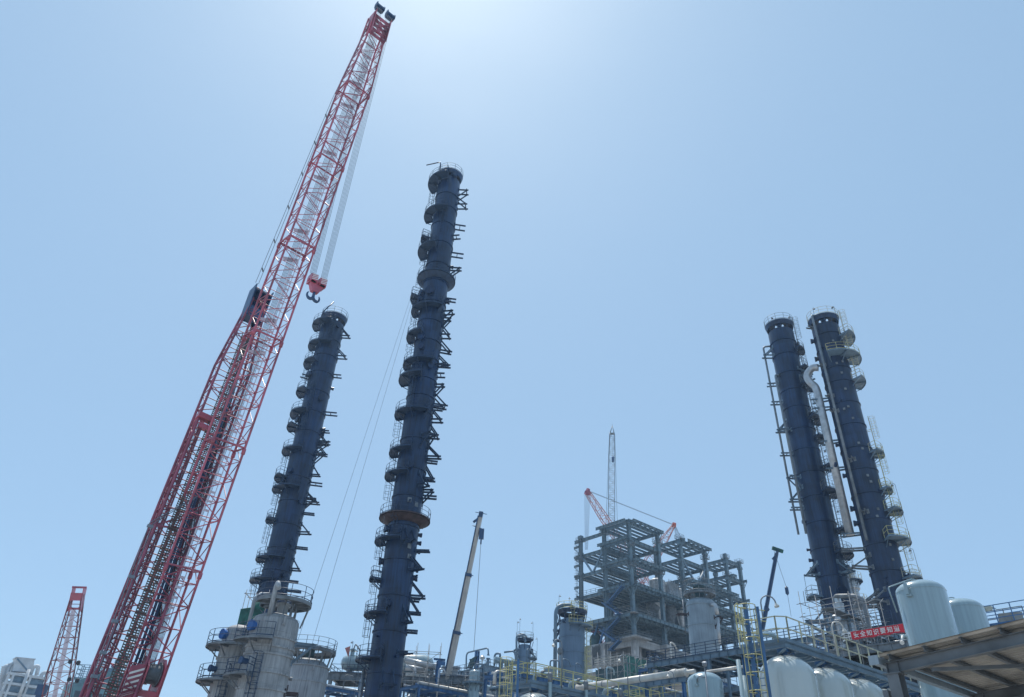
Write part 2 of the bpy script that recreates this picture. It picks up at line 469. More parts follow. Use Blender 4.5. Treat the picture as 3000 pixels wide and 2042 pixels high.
def topcap(T, R, z, rm, dm, h=1.5):
    """round top platform carried on a ring of struts above the head"""
    d = MB(); Rr = R+.28
    d.sector(R*.35, Rr, z+h-.07, z+h, 0, 360, step=8)
    d.sector(Rr-.05, Rr, z+h-.75, z+h-.072, 0, 360, step=8, r0b=Rr-.25, r1b=Rr-.2)
    for k in range(12):
        a = k*30+7; d.bar(pol(a, R*.97, z-.1), pol(a, R*.97, z+h-.08), .1)
    p = T.part('top_platform', d, dm)
    rl = MB(); arcrail(rl, Rr, z+h, 0, 360, h=1.15, sp=1.25); T.part('railing', rl, rm, p)
    n = MB(); n.lathe([(.35, z), (.35, z+h+.3), (.5, z+h+.3), (.5, z+h+.42)], 14); T.part('vent_nozzle', n, dm)

# --- tall centre column
A = tower('distillation_tower', 'tallest dark blue steel column with many half-ring platforms, left of centre', (1318, 520), 80, 1.74,
          516, [561, 599, 646, 703, 764, 815, 875, 931, 989, 1040, 1100, 1150, 1198, 1277, 1365, 1445, 1532, 1632, 1737, 1842, 1967], M['tower'])
RA = 1.74
topcap(A, RA, A.z1+.1, M['dsteel'], M['tower'])
dv = MB(); zt = A.z1
dv.pipe([pol(212, RA+.3, zt-1.5), pol(212, RA+.3, zt+3.6), pol(212, RA+.3, zt+3.9)+V((-2.2, .6, -.9))], .09, 8, bend=.5)
A.part('davit_arm', dv, M['tower'])
for y, a0, a1, wd in ((545, 140, 262, 1.5), (640, 150, 275, 1.35), (708, 165, 200, 1.3), (745, 145, 252, 1.45), (880, 150, 200, 1.5),
                      (918, 150, 296, 1.1), (995, 150, 245, 1.2), (1076, 155, 290, 1.1), (1120, 150, 262, 1.35), (1222, 155, 293, 1.2),
                      (1333, 155, 262, 1.15), (1402, 155, 262, 1.25), (1592, 155, 265, 1.25), (1703, 168, 205, 1.2), (1806, 155, 255, 1.2), (1938, 155, 258, 1.35)):
    platform(A, RA, zaxis(A, y), a0, a1, wd)
for y, wd in ((822, .95), (1522, 1.15)):
    z = zaxis(A, y); platform(A, RA, z, 0, 360, wd, knees=False, rust=y > 1000)
    sk = MB(); sk.sector(RA+.05, RA+wd*.9, z-.75, z-.2, 0, 360, step=9, r1b=RA+.1, r0b=RA+.02); A.part('ring_girder', sk, M['rust'] if y > 1000 else M['dsteel'])
ys = [545, 640, 708, 745, 822, 880, 918, 995, 1076, 1120, 1222, 1333, 1402, 1522, 1592, 1703, 1806, 1938]
for i, (y0, y1) in enumerate(zip(ys, ys[1:])):
    a = (185, 262, 190, 195, 178, 188, 185, 182, 186, 235, 182, 184, 182, 240, 184, 181, 184)[i % 17]
    z0, z1 = zaxis(A, y1), zaxis(A, y0)
    ladder(A, RA, a, z0, z1+1.1)
ladder(A, RA, 183, 6, zaxis(A, 1938))
random.seed(5)
for y, k, a in ((561, 'down', -8), (605, 'up', -12), (660, 'pair', 0), (698, 'pair', -18), (741, 'pair', 0), (786, 'down', -8), (873, 'pair', 0), (920, 'down', -20), (932, 'down', -5),
                (985, 'up', -12), (1022, 'up', 5), (1070, 'up', -8), (1078, 'pair', -30), (1098, 'pair', -10), (1130, 'down', -14), (1182, 'up', 4), (1190, 'pair', 0), (1232, 'up', -12), (1278, 'up', -10),
                (1290, 'down', -50), (1338, 'up', -10), (1348, 'pair', 0), (1396, 'up', 4), (1403, 'pair', -8), (1432, 'up', -42), (1437, 'down', -12), (1452, 'pair', -4), (1600, 'up', -70),
                (1613, 'pair', -12), (1677, 'up', -42), (1745, 'up', -6), (1752, 'pair', 4), (1793, 'up', -4), (1829, 'up', -42), (1846, 'pair', -2), (1917, 'pair', -36), (2020, 'up', -80)):
    bracket(A, RA, a, zaxis(A, y), k, random.uniform(1.0, 1.75), sp=random.uniform(.6, 1.1))
for y, a, r in ((536, -70, .3), (775, 5, .22), (873, 200, .45), (890, 200, .4), (876, 250, .55), (882, -10, .35), (1010, 240, .4), (1040, 245, .35), (1092, 290, .35), (1380, 262, .42), (1484, 278, .1),
                (1560, 200, .35), (1570, 250, .38), (1648, 175, .35), (1658, 5, .4), (1560, 10, .2), (1585, 6, .2), (1610, 6, .2), (1690, -5, .3), (1780, 250, .4), (1925, 248, .38), (1875, 230, .12), (1930, -60, .14)):
    nozzle(A, RA, a, zaxis(A, y), r)
for y, a in ((1480, -82), (1488, -52), (1610, -60), (1640, -55)):
    mb = MB(); o = pol(a, 1, 0); z = zaxis(A, y); mb.bar(o*(RA-.02)+UP*(z-.28), o*(RA-.02)+UP*(z+.28), .45, .14, up=o); A.part('lug_pad', mb, M['gsteel'])
# a downpipe on the column's left foot
mb = MB(); mb.tube([pol(172, RA+.35, 2), pol(172, RA+.35, zaxis(A, 1965))], .22, 10); A.part('downpipe', mb, M['clad'])

# --- shorter left column
B = tower('distillation_tower', 'dark blue steel column between the red crane and the tallest column', (978, 940), 105, 1.92,
          938, [989, 1034, 1084, 1140, 1199, 1257, 1322, 1390, 1462, 1530, 1600, 1665, 1730], M['tower'])
RB = 1.92
topcap(B, RB, B.z1+.1, M['dsteel'], M['tower'])
dv = MB(); zt = B.z1
dv.pipe([pol(205, RB+.45, zt-1.6), pol(205, RB+.45, zt+1.8), pol(205, RB+.3, zt+4.6)+V((1.3, .3, 0))], .11, 8, bend=1.2)
B.part('davit_arm', dv, M['tower'])
for y, a0, a1, wd in ((962, 145, 262, 1.4), (1022, 150, 278, 1.25), (1074, 145, 235, 1.3), (1158, 145, 225, 1.35), (1222, 150, 250, 1.45), (1260, 150, 215, 1.45),
                      (1331, 150, 262, 1.3), (1408, 150, 215, 1.45), (1442, 155, 280, 1.35), (1532, 160, 215, 1.2), (1645, 155, 282, 1.25), (1708, 160, 262, 1.35)):
    platform(B, RB, zaxis(B, y), a0, a1, wd)
ys = [962, 1022, 1074, 1158, 1222, 1260, 1331, 1408, 1442, 1532, 1645, 1708, 1790]
for i, (y0, y1) in enumerate(zip(ys, ys[1:])):
    ladder(B, RB, (268, 185, 190, 250, 188, 245, 184, 186, 190, 184, 184, 186)[i], zaxis(B, y1), zaxis(B, y0)+1.1)
for y, k, a in ((985, 'up', -18), (1045, 'up', -18), (1098, 'pair', -12), (1208, 'pair', -12), (1117, 'pair', 192), (1262, 'pair', -16), (1290, 'down', -6), (1296, 'up', -12), (1325, 'up', -4), (1330, 'down', -24), (1390, 'up', -16), (1412, 'pair', -6),
                (1456, 'down', -8), (1470, 'up', -14), (1500, 'pair', -8), (1560, 'up', -20), (1600, 'pair', -6), (1666, 'up', -16), (1698, 'pair', -2), (1725, 'pair', -2), (1755, 'pair', -6), (1772, 'up', -28)):
    bracket(B, RB, a, zaxis(B, y), k, random.uniform(1.2, 2.0), sp=random.uniform(.6, 1.1))
for y, a, r in ((970, -65, .3), (1112, 205, .5), (1180, -72, .42), (1130, 4, .22), (1254, -6, .3), (1268, 0, .35), (1243, 200, .4), (1395, 230, .35), (1420, 195, .5), (1480, -60, .25), (1600, -58, .35), (1697, 268, .45), (1692, -60, .3)):
    nozzle(B, RB, a, zaxis(B, y), r)

# --- right pair
C = tower('distillation_tower', 'dark column left in the right-hand pair, thin white pipes down its left side', (2284, 960), 102, 1.93,
          960, [991, 1030, 1084, 1135, 1185, 1249, 1309, 1376, 1447, 1523, 1600, 1681, 1750], M['tower'])
RC = 1.93
topcap(C, RC, C.z1+.1, M['gsteel'], M['tower'])
for y, a0, a1, wd in ((1037, -40, 20, 1.0), (1090, -35, 20, 1.0), (1140, -50, 30, 1.3), (1238, -48, 30, 1.3), (1292, -40, 30, 1.0), (1376, -30, 20, 1.1), (1452, -60, 30, 1.3), (1560, -35, 20, 1.1), (1630, -60, 35, 1.3)):
    platform(C, RC, zaxis(C, y), a0, a1, wd, rm=M['gsteel'])
ys = [960, 1037, 1140, 1238, 1376, 1452, 1560, 1630, 1790]
for y0, y1 in zip(ys, ys[1:]): ladder(C, RC, -12, zaxis(C, y1), zaxis(C, y0)+1.1, M['gsteel'])
z7 = zm(2200, 880, 3.766); z7b = zm(2300, 1300, 3.165)
def sidepipe(T, R, a, ya, yb, r, stand, mtl, hook=None, name='downpipe'):
    za, zb = zaxis(T, ya), zaxis(T, yb); pts = [pol(a, R-.1, za), pol(a, R+stand, za), pol(a, R+stand, zb)]
    if hook == 'down': pts = pts[1:]
    mb = MB(); mb.pipe(pts, r, 10, bend=r*3); return T.part(name, mb, mtl)
sidepipe(C, RC, 188, 1010, 1562, .15, 1.1, M['pgrey'])
sidepipe(C, RC, 222, 1108, 1572, .17, .75, M['pgrey'])
for y, k, a in ((1045, 'up', 200), (1124, 'pair', 192), (1180, 'pair', 196), (1262, 'up', 196), (1268, 'pair', 215), (1330, 'pair', 196), (1405, 'down', 214), (1466, 'up', 196), (1490, 'pair', 196), (1690, 'up', 212), (1692, 'up', -42), (1120, 'up', -30), (1825, 'up', 200), (1130, 'pair', -22)):
    bracket(C, RC, a, zaxis(C, y), k, 1.6, M['bluegrey'])
for y, a, r in ((1672, 188, .45), (1672, -5, .4), (1745, -65, .5), (1020, -12, .3), (1228, -20, .4), (1640, 190, .2), (1608, 186, .15), (1530, 200, .2)):
    nozzle(C, RC, a, zaxis(C, y), r)
lamp_mast(C, pol(120, RC, C.z1+1.6), 3.2, side=.3); lamp_mast(C, pol(20, RC+.2, C.z1+1.6), 2.0, side=-.6)
lamp_mast(C, pol(-12, RC+1, zaxis(C, 1376)), 2.4, M['gsteel'], -.6); lamp_mast(C, pol(-12, RC+.9, zaxis(C, 1560)), 2.6, M['gsteel'], -.6)

Dt = tower('distillation_tower', 'dark column right in the right-hand pair, yellow railed platforms on its right side', (2411, 935), 97, 1.9,
           945, [971, 1011, 1071, 1111, 1173, 1237, 1305, 1369, 1439, 1515, 1587, 1666, 1744], M['towerw'])
RD = 1.9
topcap(Dt, RD, Dt.z1+.1, M['cream'], M['tower'])
for y, a0, a1, wd, rm in ((1000, -35, 40, 1.7, 'cream'), (1062, -98, 30, 1.75, 'yellow'), (1128, -30, 40, 1.5, 'cream'), (1340, -40, 20, 1.3, 'cream'), (1445, -35, 20, 1.1, 'yellow'), (1508, -40, 20, 1.6, 'yellow'), (1595, -70, 20, 1.6, 'yellow'), (1704, -40, 20, 1.7, 'cream')):
    platform(Dt, RD, zaxis(Dt, y), a0, a1, wd, dm=M['bluegrey'], rm=M[rm])
ys = [945, 1000, 1062, 1128, 1255, 1340, 1445, 1508, 1595, 1704, 1790]
for i, (y0, y1) in enumerate(zip(ys, ys[1:])):
    if i in (3,): continue
    mm = M['yellow'] if 5 <= i <= 7 else M['cream']
    ladder(Dt, RD, -14 if i < 3 else -8, zaxis(Dt, y1), zaxis(Dt, y0)+1.1, mm, m2=mm, off=.55)
sidepipe(Dt, RD, 236, 938, 1594, .17, .45, M['pgrey'], name='slender_downpipe')
for y, a in ((965, 215), (1080, 225), (1170, 228), (1360, 250), (1512, 250), (1215, 232)): bracket(Dt, RD, a, zaxis(Dt, y), 'pair', 1.0, M['gsteel'], .5)
for y, k, a in ((1606, 'pair', 190), (1668, 'up', 212), (1760, 'pair', 184), (1775, 'up', 236), (1775, 'up', 190)): bracket(Dt, RD, a, zaxis(Dt, y), k, 2.6, M['gsteel'])
for y, a, r in ((995, 192, .3), (1045, 186, .3), (1190, 262, .15), (1300, 190, .2), (1390, 190, .25), (1487, 190, .3), (1530, 190, .3), (1700, -5, .45), (1705, 262, .12), (1720, 262, .12)):
    nozzle(Dt, RD, a, zaxis(Dt, y), r)
for y, a in ((1020, -72), (1080, -55), (1085, -80), (1113, -70), (1160, -72), (1211, -78), (1245, -72), (1317, -74), (1333, -66), (1411, -72), (1429, -66), (1508, -66), (1529, -75), (1611, -56), (1654, -60), (1216, -95)):
    mb = MB(); o = pol(a, 1, 0); z = zaxis(Dt, y); mb.bar(o*(RD-.05)+UP*(z-.15), o*(RD-.05)+UP*(z+.15), .28, .3, up=o); Dt.part('lug_pad', mb, M['gsteel'])
lamp_mast(Dt, pol(130, RD-.3, Dt.z1+1.6), 3.6, side=.3); lamp_mast(Dt, pol(25, RD+.2, Dt.z1+1.6), 2.8, side=-.5)
for y in (1508, 1595, 1704): lamp_mast(Dt, pol(-10, RD+1.55, zaxis(Dt, y)), 3.4, M['gsteel'], -.7)
# overhead vapour pipe between the pair
T = Thing('vapour_pipe', 'thick pale pipe with a hooked top hanging between the right-hand pair of columns', 'pipe', Dt.o[:2], Dt.rz)
pts = []
DV = 97.0
for (x, y) in (z7(745, 742), z7(680, 748), z7(632, 800), z7(622, 850), z7(655, 905), z7(705, 950), z7(732, 1010)):
    pts.append(T.P(x, y, DV-.3))
q = pts[-1]; zb = T.P(*z7b(598, 850), DV).z
pts2 = [V((q.x, q.y, zb))]
# smooth curve
def smooth(ps, n=5):
    out = []
    for i in range(len(ps)-1):
        p0 = ps[max(i-1, 0)]; p1 = ps[i]; p2 = ps[i+1]; p3 = ps[min(i+2, len(ps)-1)]
        for k in range(n):
            t = k/n; out.append(.5*((2*p1)+(p2-p0)*t+(2*p0-5*p1+4*p2-p3)*t*t+(3*p1-p0-3*p2+p3)*t**3))
    out.append(ps[-1]); return out
mb = MB(); mb.tube(smooth(pts + [V((q.x+.03, q.y, q.z-2))]) + pts2, .52, 20)
for k in range(14):
    z = q.z-1-(q.z-1-zb)*k/13; mb.lathe([(.5, -.03), (.545, -.03), (.545, .03), (.5, .03)], 20, (q.x, q.y, z))
T.part('pipe_run', mb, M['clad'])
mb = MB(); mb.tube([V((q.x, q.y, zb+9)), V((q.x+.3, q.y-1.0, zb+9.3))], .2, 12); T.part('branch_nozzle', mb, M['tower'])
for f, ln in ((.02, 1.6), (.09, 1.8), (.35, 1.5), (.55, 1.8), (1.0, 2.2)):
    z = q.z-1-(q.z-1-zb)*f
    mb = MB()
    for s in (-.62, .62): mb.ib((q.x-1.0, q.y+s, z), (-RD+.15, q.y*.4+s*.6, z), .14, .2)
    mb.ib((q.x-.7, q.y-.8, z), (q.x-.7, q.y+.8, z), .12, .16)
    T.part('pipe_support', mb, M['bluegrey'])

# ================================================================== cranes
def lattice(mb, P, Q, stations, u, pitch_, rc, rb, faces=(0, 1, 2, 3)):
    """four-chord lattice from P to Q; stations (t, width, depth)"""
    P = V(P); Q = V(Q); d = (Q-P); L = d.length; d.normalize(); u = (u - d*u.dot(d)).normalized(); v = d.cross(u)
    def wh(t):
        for (t0, w0, h0), (t1, w1, h1) in zip(stations, stations[1:]):
            if t <= t1: f = (t-t0)/(t1-t0); return w0+(w1-w0)*f, h0+(h1-h0)*f
        return stations[-1][1:]
    def cn(k, t):
        w, h = wh(t); sx, sy = ((-1, -1), (1, -1), (1, 1), (-1, 1))[k]
        return P + d*(L*t) + u*(sx*w/2) + v*(sy*h/2)
    n = max(2, round(L/pitch_))
    ts = sorted(set([round(i/n, 5) for i in range(n+1)] + [s_[0] for s_ in stations]))
    for k in range(4): mb.tube([cn(k, t) for t in ts], rc, 6)
    for i in range(n):
        t0, t1 = i/n, (i+1)/n
        for k in faces:
            a, b = k, (k+1) % 4
            mb.tube([cn(a, t0), cn(b, t0)], rb, 4, cap=False)
            if i % 2: mb.tube([cn(a, t0), cn(b, t1)], rb, 4, cap=False)
            else: mb.tube([cn(b, t0), cn(a, t1)], rb, 4, cap=False)
    return cn, d, u, v

def rope(mb, p, q, r=.03): mb.tube([V(p), V(q)], r, 4, cap=False)

# --- big red crawler crane
tip = site(1112, 62, 60); foot_hi = site(414, 1972, 74.5)
bd = (tip-foot_hi).normalized(); foot = foot_hi - bd*((foot_hi.z-2.6)/bd.z)
mtop = site(765, 860, 75.5); mlow = site(342, 1972, 72.5)
md = (mtop-mlow).normalized(); mfoot = mlow - md*((mlow.z-3.0)/md.z)
lh = V((bd.x, bd.y, 0)).normalized(); lu = V((-lh.y, lh.x, 0))
T = Thing('crawler_crane', 'giant red lattice-boom crawler crane reaching over the whole site', 'crane', ((foot.x+mfoot.x)/2, (foot.y+mfoot.y)/2), 0)
mb = MB(); w0 = 3.15
cnB, dB, uB, vB = lattice(mb, T.L(foot), T.L(tip), [(0, 1.6, 1.2), (.07, w0, 2.6), (.87, w0, 2.6), (.95, 2.4, 2.0), (1, 2.5, 1.7)], lu, 1.95, .115, .05)
LB = (tip-foot).length
for t in (.2, .33, .46, .59, .72, .85):      # section joints
    for k in range(4): mb.tube([cnB(k, t-.003), cnB(k, t+.003)], .2, 8)
    for k in range(4): mb.bar(cnB(k, t+.004), cnB((k+1) % 4, t+.004), .14)
T.part('boom', mb, M['red'])
# walkway strips inside the boom
mb = MB()
for k in range(int(LB*.85/.9)):
    t = .1+.85*k*.9/(LB*.85)*.98; c = (cnB(0, t)*.42+cnB(1, t)*.58)+vB*.5
    mb.bar(c-uB*.26, c+uB*.26, .22, .02, up=vB)
for s in (-.26, .26):
    mb.bar((cnB(0, .1)*.42+cnB(1, .1)*.58)+vB*.5+uB*s, (cnB(0, .95)*.42+cnB(1, .95)*.58)+vB*.5+uB*s, .06)
T.part('boom_walkway', mb, M['pale'])
for k in range(12):      # landing plates on the rear face
    t = .40+.52*k/12; a, b = cnB(3, t), cnB(2, t+.012)
    if k % 3: mb = MB(); mb.bar(a*.7+b*.3, a*.15+b*.85, .5, .03, up=vB); T.part('landing_plate', mb, M['pale'])
# boom head
mb = MB()
for s in (-1, 1):
    mb.poly([cnB(0, .955)*.5+cnB(1, .955)*.5+uB*s*1.15+vB*q for q in (-.8,)]+[cnB(0, .955)*.5+cnB(1, .955)*.5+uB*s*1.15+vB*.8, T.L(tip)+uB*s*1.2+vB*.9+dB*.4, T.L(tip)+uB*s*1.2-vB*1.0+dB*.6], .08, uB)
for k in range(5):
    t = .96+.009*k; mb.bar(cnB(0, t)+vB*.1, cnB(1, t)+vB*.1, .1, .5, up=dB)
for (a, b) in ((.958, .985), (.97, .995)): mb.bar(cnB(0, a), cnB(1, b), .25, .08, up=vB); mb.bar(cnB(1, a), cnB(0, b), .25, .08, up=vB)
hd = T.part('boom_head', mb, M['red'])
for s in (-1, 1):
    mb = MB()
    for k in range(5):
        c = T.L(tip)+dB*1.0-vB*.75+uB*(s*.85+(k-2)*.21)
        mb.lathe([(.2, -.05), (.46, -.05), (.40, 0), (.46, .05), (.2, .05)], 20, c, axis=uB)
    c = T.L(tip)+dB*1.15-vB*.75+uB*s*.85
    for q in (-.6, .6): mb.bar(c+uB*q-dB*.4-vB*.2, c+uB*q+dB*.45, .08, .7, up=vB)
    mb.bar(c-uB*.62+dB*.4, c+uB*.62+dB*.4, .4, .2, up=vB)
    mb.bar(c-uB*.35+dB*.45, c-uB*.45+dB*.95, .05); mb.bar(c+uB*.45+dB*.45, c+uB*.6+dB*.9, .05)
    T.part('sheave_cluster', mb, M['boomd'], hd)
# mast
mb = MB(); LM = (mtop-mfoot).length
cnM, dM, uM, vM = lattice(mb, T.L(mfoot), T.L(mtop), [(0, 2.4, 1.4), (.1, 3.5, 1.9), (.78, 3.3, 1.9), (.96, 1.7, 1.4), (1, 1.5, 1.3)], lu, 1.95, .13, .055)
T.part('mast', mb, M['redd'])
mb = MB(); o1, o2 = T.L(mtop), T.L(mtop)-dM*4.5
for k in range(13):
    c = o1-dM*.9+uM*(k-6)*.155; mb.lathe([(.2, -.05), (1.15, -.05), (1.02, 0), (1.15, .05), (.2, .05)], 20, c, axis=uM)
    c = o1-dM*2.6+uM*(k-6)*.155; mb.lathe([(.2, -.05), (.8, -.05), (.7, 0), (.8, .05), (.2, .05)], 20, c, axis=uM)
T.part('mast_sheave_cluster', mb, M['boomd'])
mb = MB()
for s in (-1.08, 1.08): mb.bar(o1+uM*s+dM*.3, o2+uM*s*.9, .12, 1.9, up=vM)
mb.bar(o1-dM*1.3-uM*.85, o1-dM*1.3+uM*.85, 1.4, .9, up=vM); mb.bar(o2+dM*.9-uM*.95, o2+dM*.9+uM*.95, 1.5, 1.5, up=vM)
for k in range(6): mb.bar(o2+dM*(.6*k)-uM*.8+vM*.6, o2+dM*(.6*k+.5)+uM*.8+vM*.6, .12)
T.part('mast_head', mb, M['boomd'])
# perforated walkway in the mast
mb = MB(); n = int(LM*.8/.22)
for k in range(n):
    t = .08+.78*k/n; c = cnM(0, t)*.56+cnM(1, t)*.44-vM*.15; mb.bar(c-uM*.42, c+uM*.42, .11, .03, up=vM)
for s in (-.44, -.22, 0, .22, .44):
    mb.bar(cnM(0, .08)*.56+cnM(1, .08)*.44-vM*.15+uM*s, cnM(0, .86)*.56+cnM(1, .86)*.44-vM*.15+uM*s, .07, .03, up=vM)
T.part('mast_walkway', mb, M['mesh'])
# hoist cylinders / dark tubes beside the mast, inner light strut
mb = MB()
for s in (1.25, 1.6): mb.tube([T.L(mfoot)+dM*6+uM*s+vM*.2, T.L(mtop)-dM*3+uM*(s*.45)+vM*.2], .13, 8)
T.part('backstay_struts', mb, M['boomd'])
mb = MB()
lattice(mb, T.L(mfoot)+dM*4-uM*1.0+vM*1.7, T.L(mfoot)+dM*LM*.66-uM*.9+vM*1.7, [(0, 1.0, .9), (1, .8, .8)], lu, 1.4, .09, .045)
T.part('inner_strut', mb, M['red'])
# ropes
mb = MB()
for k in range(12):
    f = (k-5.5)/5.5; rope(mb, T.L(mfoot)+dM*9+uM*(2.4+f*.6)+vM*(.5+.2*f), T.L(mtop)-dM*1+uM*(.1*f+.3)+vM*.3, .026)
for k in range(8): rope(mb, T.L(foot)+dB*9+uB*(k-4)*.09, T.L(tip)-dB*.5+uB*(k-4)*.16-vB*.2, .025)
for k in range(8): rope(mb, cnM(0, .12)*.8+cnM(1, .12)*.2+uM*k*.09*(-1), cnM(0, .62)*.8+cnM(1, .62)*.2-uM*k*.09, .022)
T.part('hoist_ropes', mb, M['rope'])
mb = MB(); pa = T.L(site(977, 288, 61.6)); pb = T.L(site(753, 830, 73.5))
for s in (-.18, .18): rope(mb, pa+uB*s*.6, pb+uB*s, .03)
for s in (-.18, .18): rope(mb, pa+uB*s*.6, T.L(tip)-uB*1.1+dB*.3, .03)
for f in (.1, .25, .42, .6, .78, .93):
    c = pa*(1-f)+pb*f; mb.bar(c-uB*.16-(pb-pa).normalized()*.2, c+uB*.16+(pb-pa).normalized()*.2, .13)
T.part('boom_pendant_line', mb, M['pend']); mb = MB()
pc, pd = T.L(site(443, 1533, 71)), T.L(site(262, 2020, 71))
for s in (-.14, .14): rope(mb, pc+uB*s, pd+uB*s, .04)
for s in (-.14, .14): rope(mb, pc+uB*s, cnM(1, .5), .04)
for f in (.02, .35, .62, .8, .93):
    c = pc*(1-f)+pd*f; mb.bar(c-uB*.25, c+uB*.25, .25)
T.part('mast_pendant_line', mb, M['pend'])
mb = MB(); e = T.L(site(455, 1540, 72)); mb.bar(e, cnM(1, .42), .16); mb.bar(e, cnM(1, .46), .14); T.part('spreader_arm', mb, M['redd'])
# orange stop block
mb = MB(); c = T.L(site(602, 1225, 73)); mb.bar(c-uM*.85, c+uM*.55, .9, .55, up=dM); mb.bar(c-uM*.4-dM*1.0, c+uM*.8-dM*1.0, .5, .5, up=dM); T.part('stop_block', mb, M['red'])
# winch in the boom foot with hazard plates
wz = lambda x, y: (220+x/8.3, 1880+y/8.3)
cw = T.L(site(442, 1974, 73.2)); W = uB*-1
wc = MB(); wc.lathe([(.1, -.56), (.98, -.56), (.98, -.52), (.74, -.5), (.74, .5), (.98, .52), (.98, .56), (.1, .56)], 32, cw, axis=uB)
for k in range(10): wc.lathe([(.72, -.04), (.80, 0), (.72, .04)], 28, cw+uB*(-.45+k*.1), axis=uB)
T.part('winch_drum', wc, M['gsteel'])
wf = MB(); vd = vB if vB.dot(V((0, -1, 0))) > 0 else -vB      # face looking at the camera
for s in (-.78, .66):
    q = cw+uB*s
    wf.poly([q-dB*3.6-vd*.9, q-dB*3.6+vd*.5, q-dB*1.2+vd*1.05, q+dB*.6+vd*1.05, q+dB*1.25+vd*.4, q+dB*1.25-vd*.9], .14, uB)
wf.bar(cw-dB*1.5-uB*.75+vd*.6, cw-dB*1.5+uB*.75+vd*.6, .8, .5, up=dB); wf.bar(cw-dB*2.9-uB*1.0+vd*.4, cw-dB*2.9+uB*.9+vd*.4, .8, 1.0, up=dB)
wp = T.part('winch_frame', wf, M['red'])
hp = MB(); side = uB if uB.dot(V((-1, 0, 0))) > 0 else -uB
pc0 = cw+side*.9+vd*.95
hp.poly([pc0-dB*2.0, pc0-dB*2.0+side*1.2, pc0+dB*.4+side*1.2, pc0+dB*.7], .06, vd)
hpo = T.part('hazard_plate', hp, M['redd'], wp)
for k in range(5):
    st = MB(); a = pc0+vd*.066-dB*(1.95-k*.42); lim = 1.12
    st.poly([a+dB*.5+side*.06, a+dB*.68+side*.06, a+dB*.18+side*lim, a+side*lim], .01, vd)
    T.part('hazard_stripe', st, M['banw'], hpo)
# undercarriage and cab below the picture
mb = MB(); c0 = (T.L(foot)+T.L(mfoot))/2; c0.z = 0
for s in (-4, 4):
    mb.box(c0+V((s, 0, .8)), 1.6, 10, 1.5); 
    for k in range(10): mb.lathe([(.55, -.7), (.55, .7)], 14, c0+V((s, -4.5+k, .62)), axis=(1, 0, 0))
T.part('track', mb, M['dsteel'])
mb = MB(); mb.box(c0+V((0, 0, 1.4)), 6.2, 3.2, 1.2); mb.box(c0+V((0, 2, 2.9)), 3.6, 11, 1.8); T.part('superstructure', mb, M['red'])
mb = MB(); mb.box(c0+V((2.9, -2.4, 3.3)), 1.5, 2.2, 2.2); T.part('cab', mb, M['redd'])
mb = MB(); mb.box(c0+V((0, 8.4, 3.2)), 6, 2, 3); T.part('counterweight', mb, M['dsteel'])
# hook ropes
HK = site(930, 820, 60.6); mb = MB()
for s in (-1, 1):
    for k in range(6):
        a = T.L(tip)+dB*1.0-vB*.75+uB*(s*.85+(k-2.5)*.17)+V((0, 0, -.2)); b = T.L(HK)+uB*(s*.62+(k-2.5)*.12)+UP*.3
        rope(mb, a, b, .02)
T.part('hook_ropes', mb, M['rope'])
HS = .82
H = Thing('hook_block', 'red hook block with striped cheek plates and black double hook below the boom tip', 'hook block', (HK.x, HK.y), math.atan2(lu.y, lu.x), z=HK.z)
mb = MB()
mb.box((0, 0, -1.35), 1.0, .5, 1.0); mb.poly([(-.9, -.3, -.9), (.9, -.3, -.9), (.45, -.3, -2.0), (-.45, -.3, -2.0)], .6, (0, 1, 0))
mb.bar((-1.2, 0, -.6), (1.2, 0, -.6), .3)
H.part('frame', mb, M['red'])
for s in (-1, 1):
    mb = MB()
    for k in (-1, 0, 1): mb.lathe([(.1, -.07), (.5, -.07), (.45, 0), (.5, .07), (.1, .07)], 20, (s*.62+k*.2, 0, -.45), axis=(1, 0, 0))
    H.part('sheave', mb, M['rope'])
    for q in (-1, 1):
        mb = MB(); x0 = s*.62+q*.38
        mb.poly([(x0-.04, -.62, -.95), (x0-.04, .62, -.95), (x0-.04, .62, .1), (x0-.04, .35, .3), (x0-.04, -.35, .3), (x0-.04, -.62, .1)], .08, (1, 0, 0)); pl = H.part('cheek_plate', mb, M['red'])
    mb = MB(); mb.box((s*.62, -.66, -.35), .8, .06, .95); mb.box((s*.62, .66, -.35), .8, .06, .95); fp = H.part('guard_plate', mb, M['red'])
    for k in range(4):
        st = MB(); z = -.78+k*.24; st.poly([(s*.62-.39, -.697, z), (s*.62+.39, -.697, z+.22), (s*.62+.39, -.697, z+.33), (s*.62-.39, -.697, z+.11)], .006, (0, -1, 0)); H.part('stripe', st, M['banw'], fp)
mb = MB(); mb.tube([(0, 0, -1.9), (0, 0, -2.6)], .17, 10)
for s in (-1, 1):
    pts = []
    for k in range(13):
        an = math.radians(-8+k*19.5); rr = .42; pts.append(V((s*(.42+(-math.cos(an))*rr), 0, -2.65-math.sin(an)*.5)))
    mb.tube([V((0, 0, -2.45))]+pts, [.17, .18]+[.20]*6+[.17, .15, .13, .11, .09, .06], 10)
H.part('double_hook', mb, M['boomd'])
H.e.scale = (HS, HS, HS)

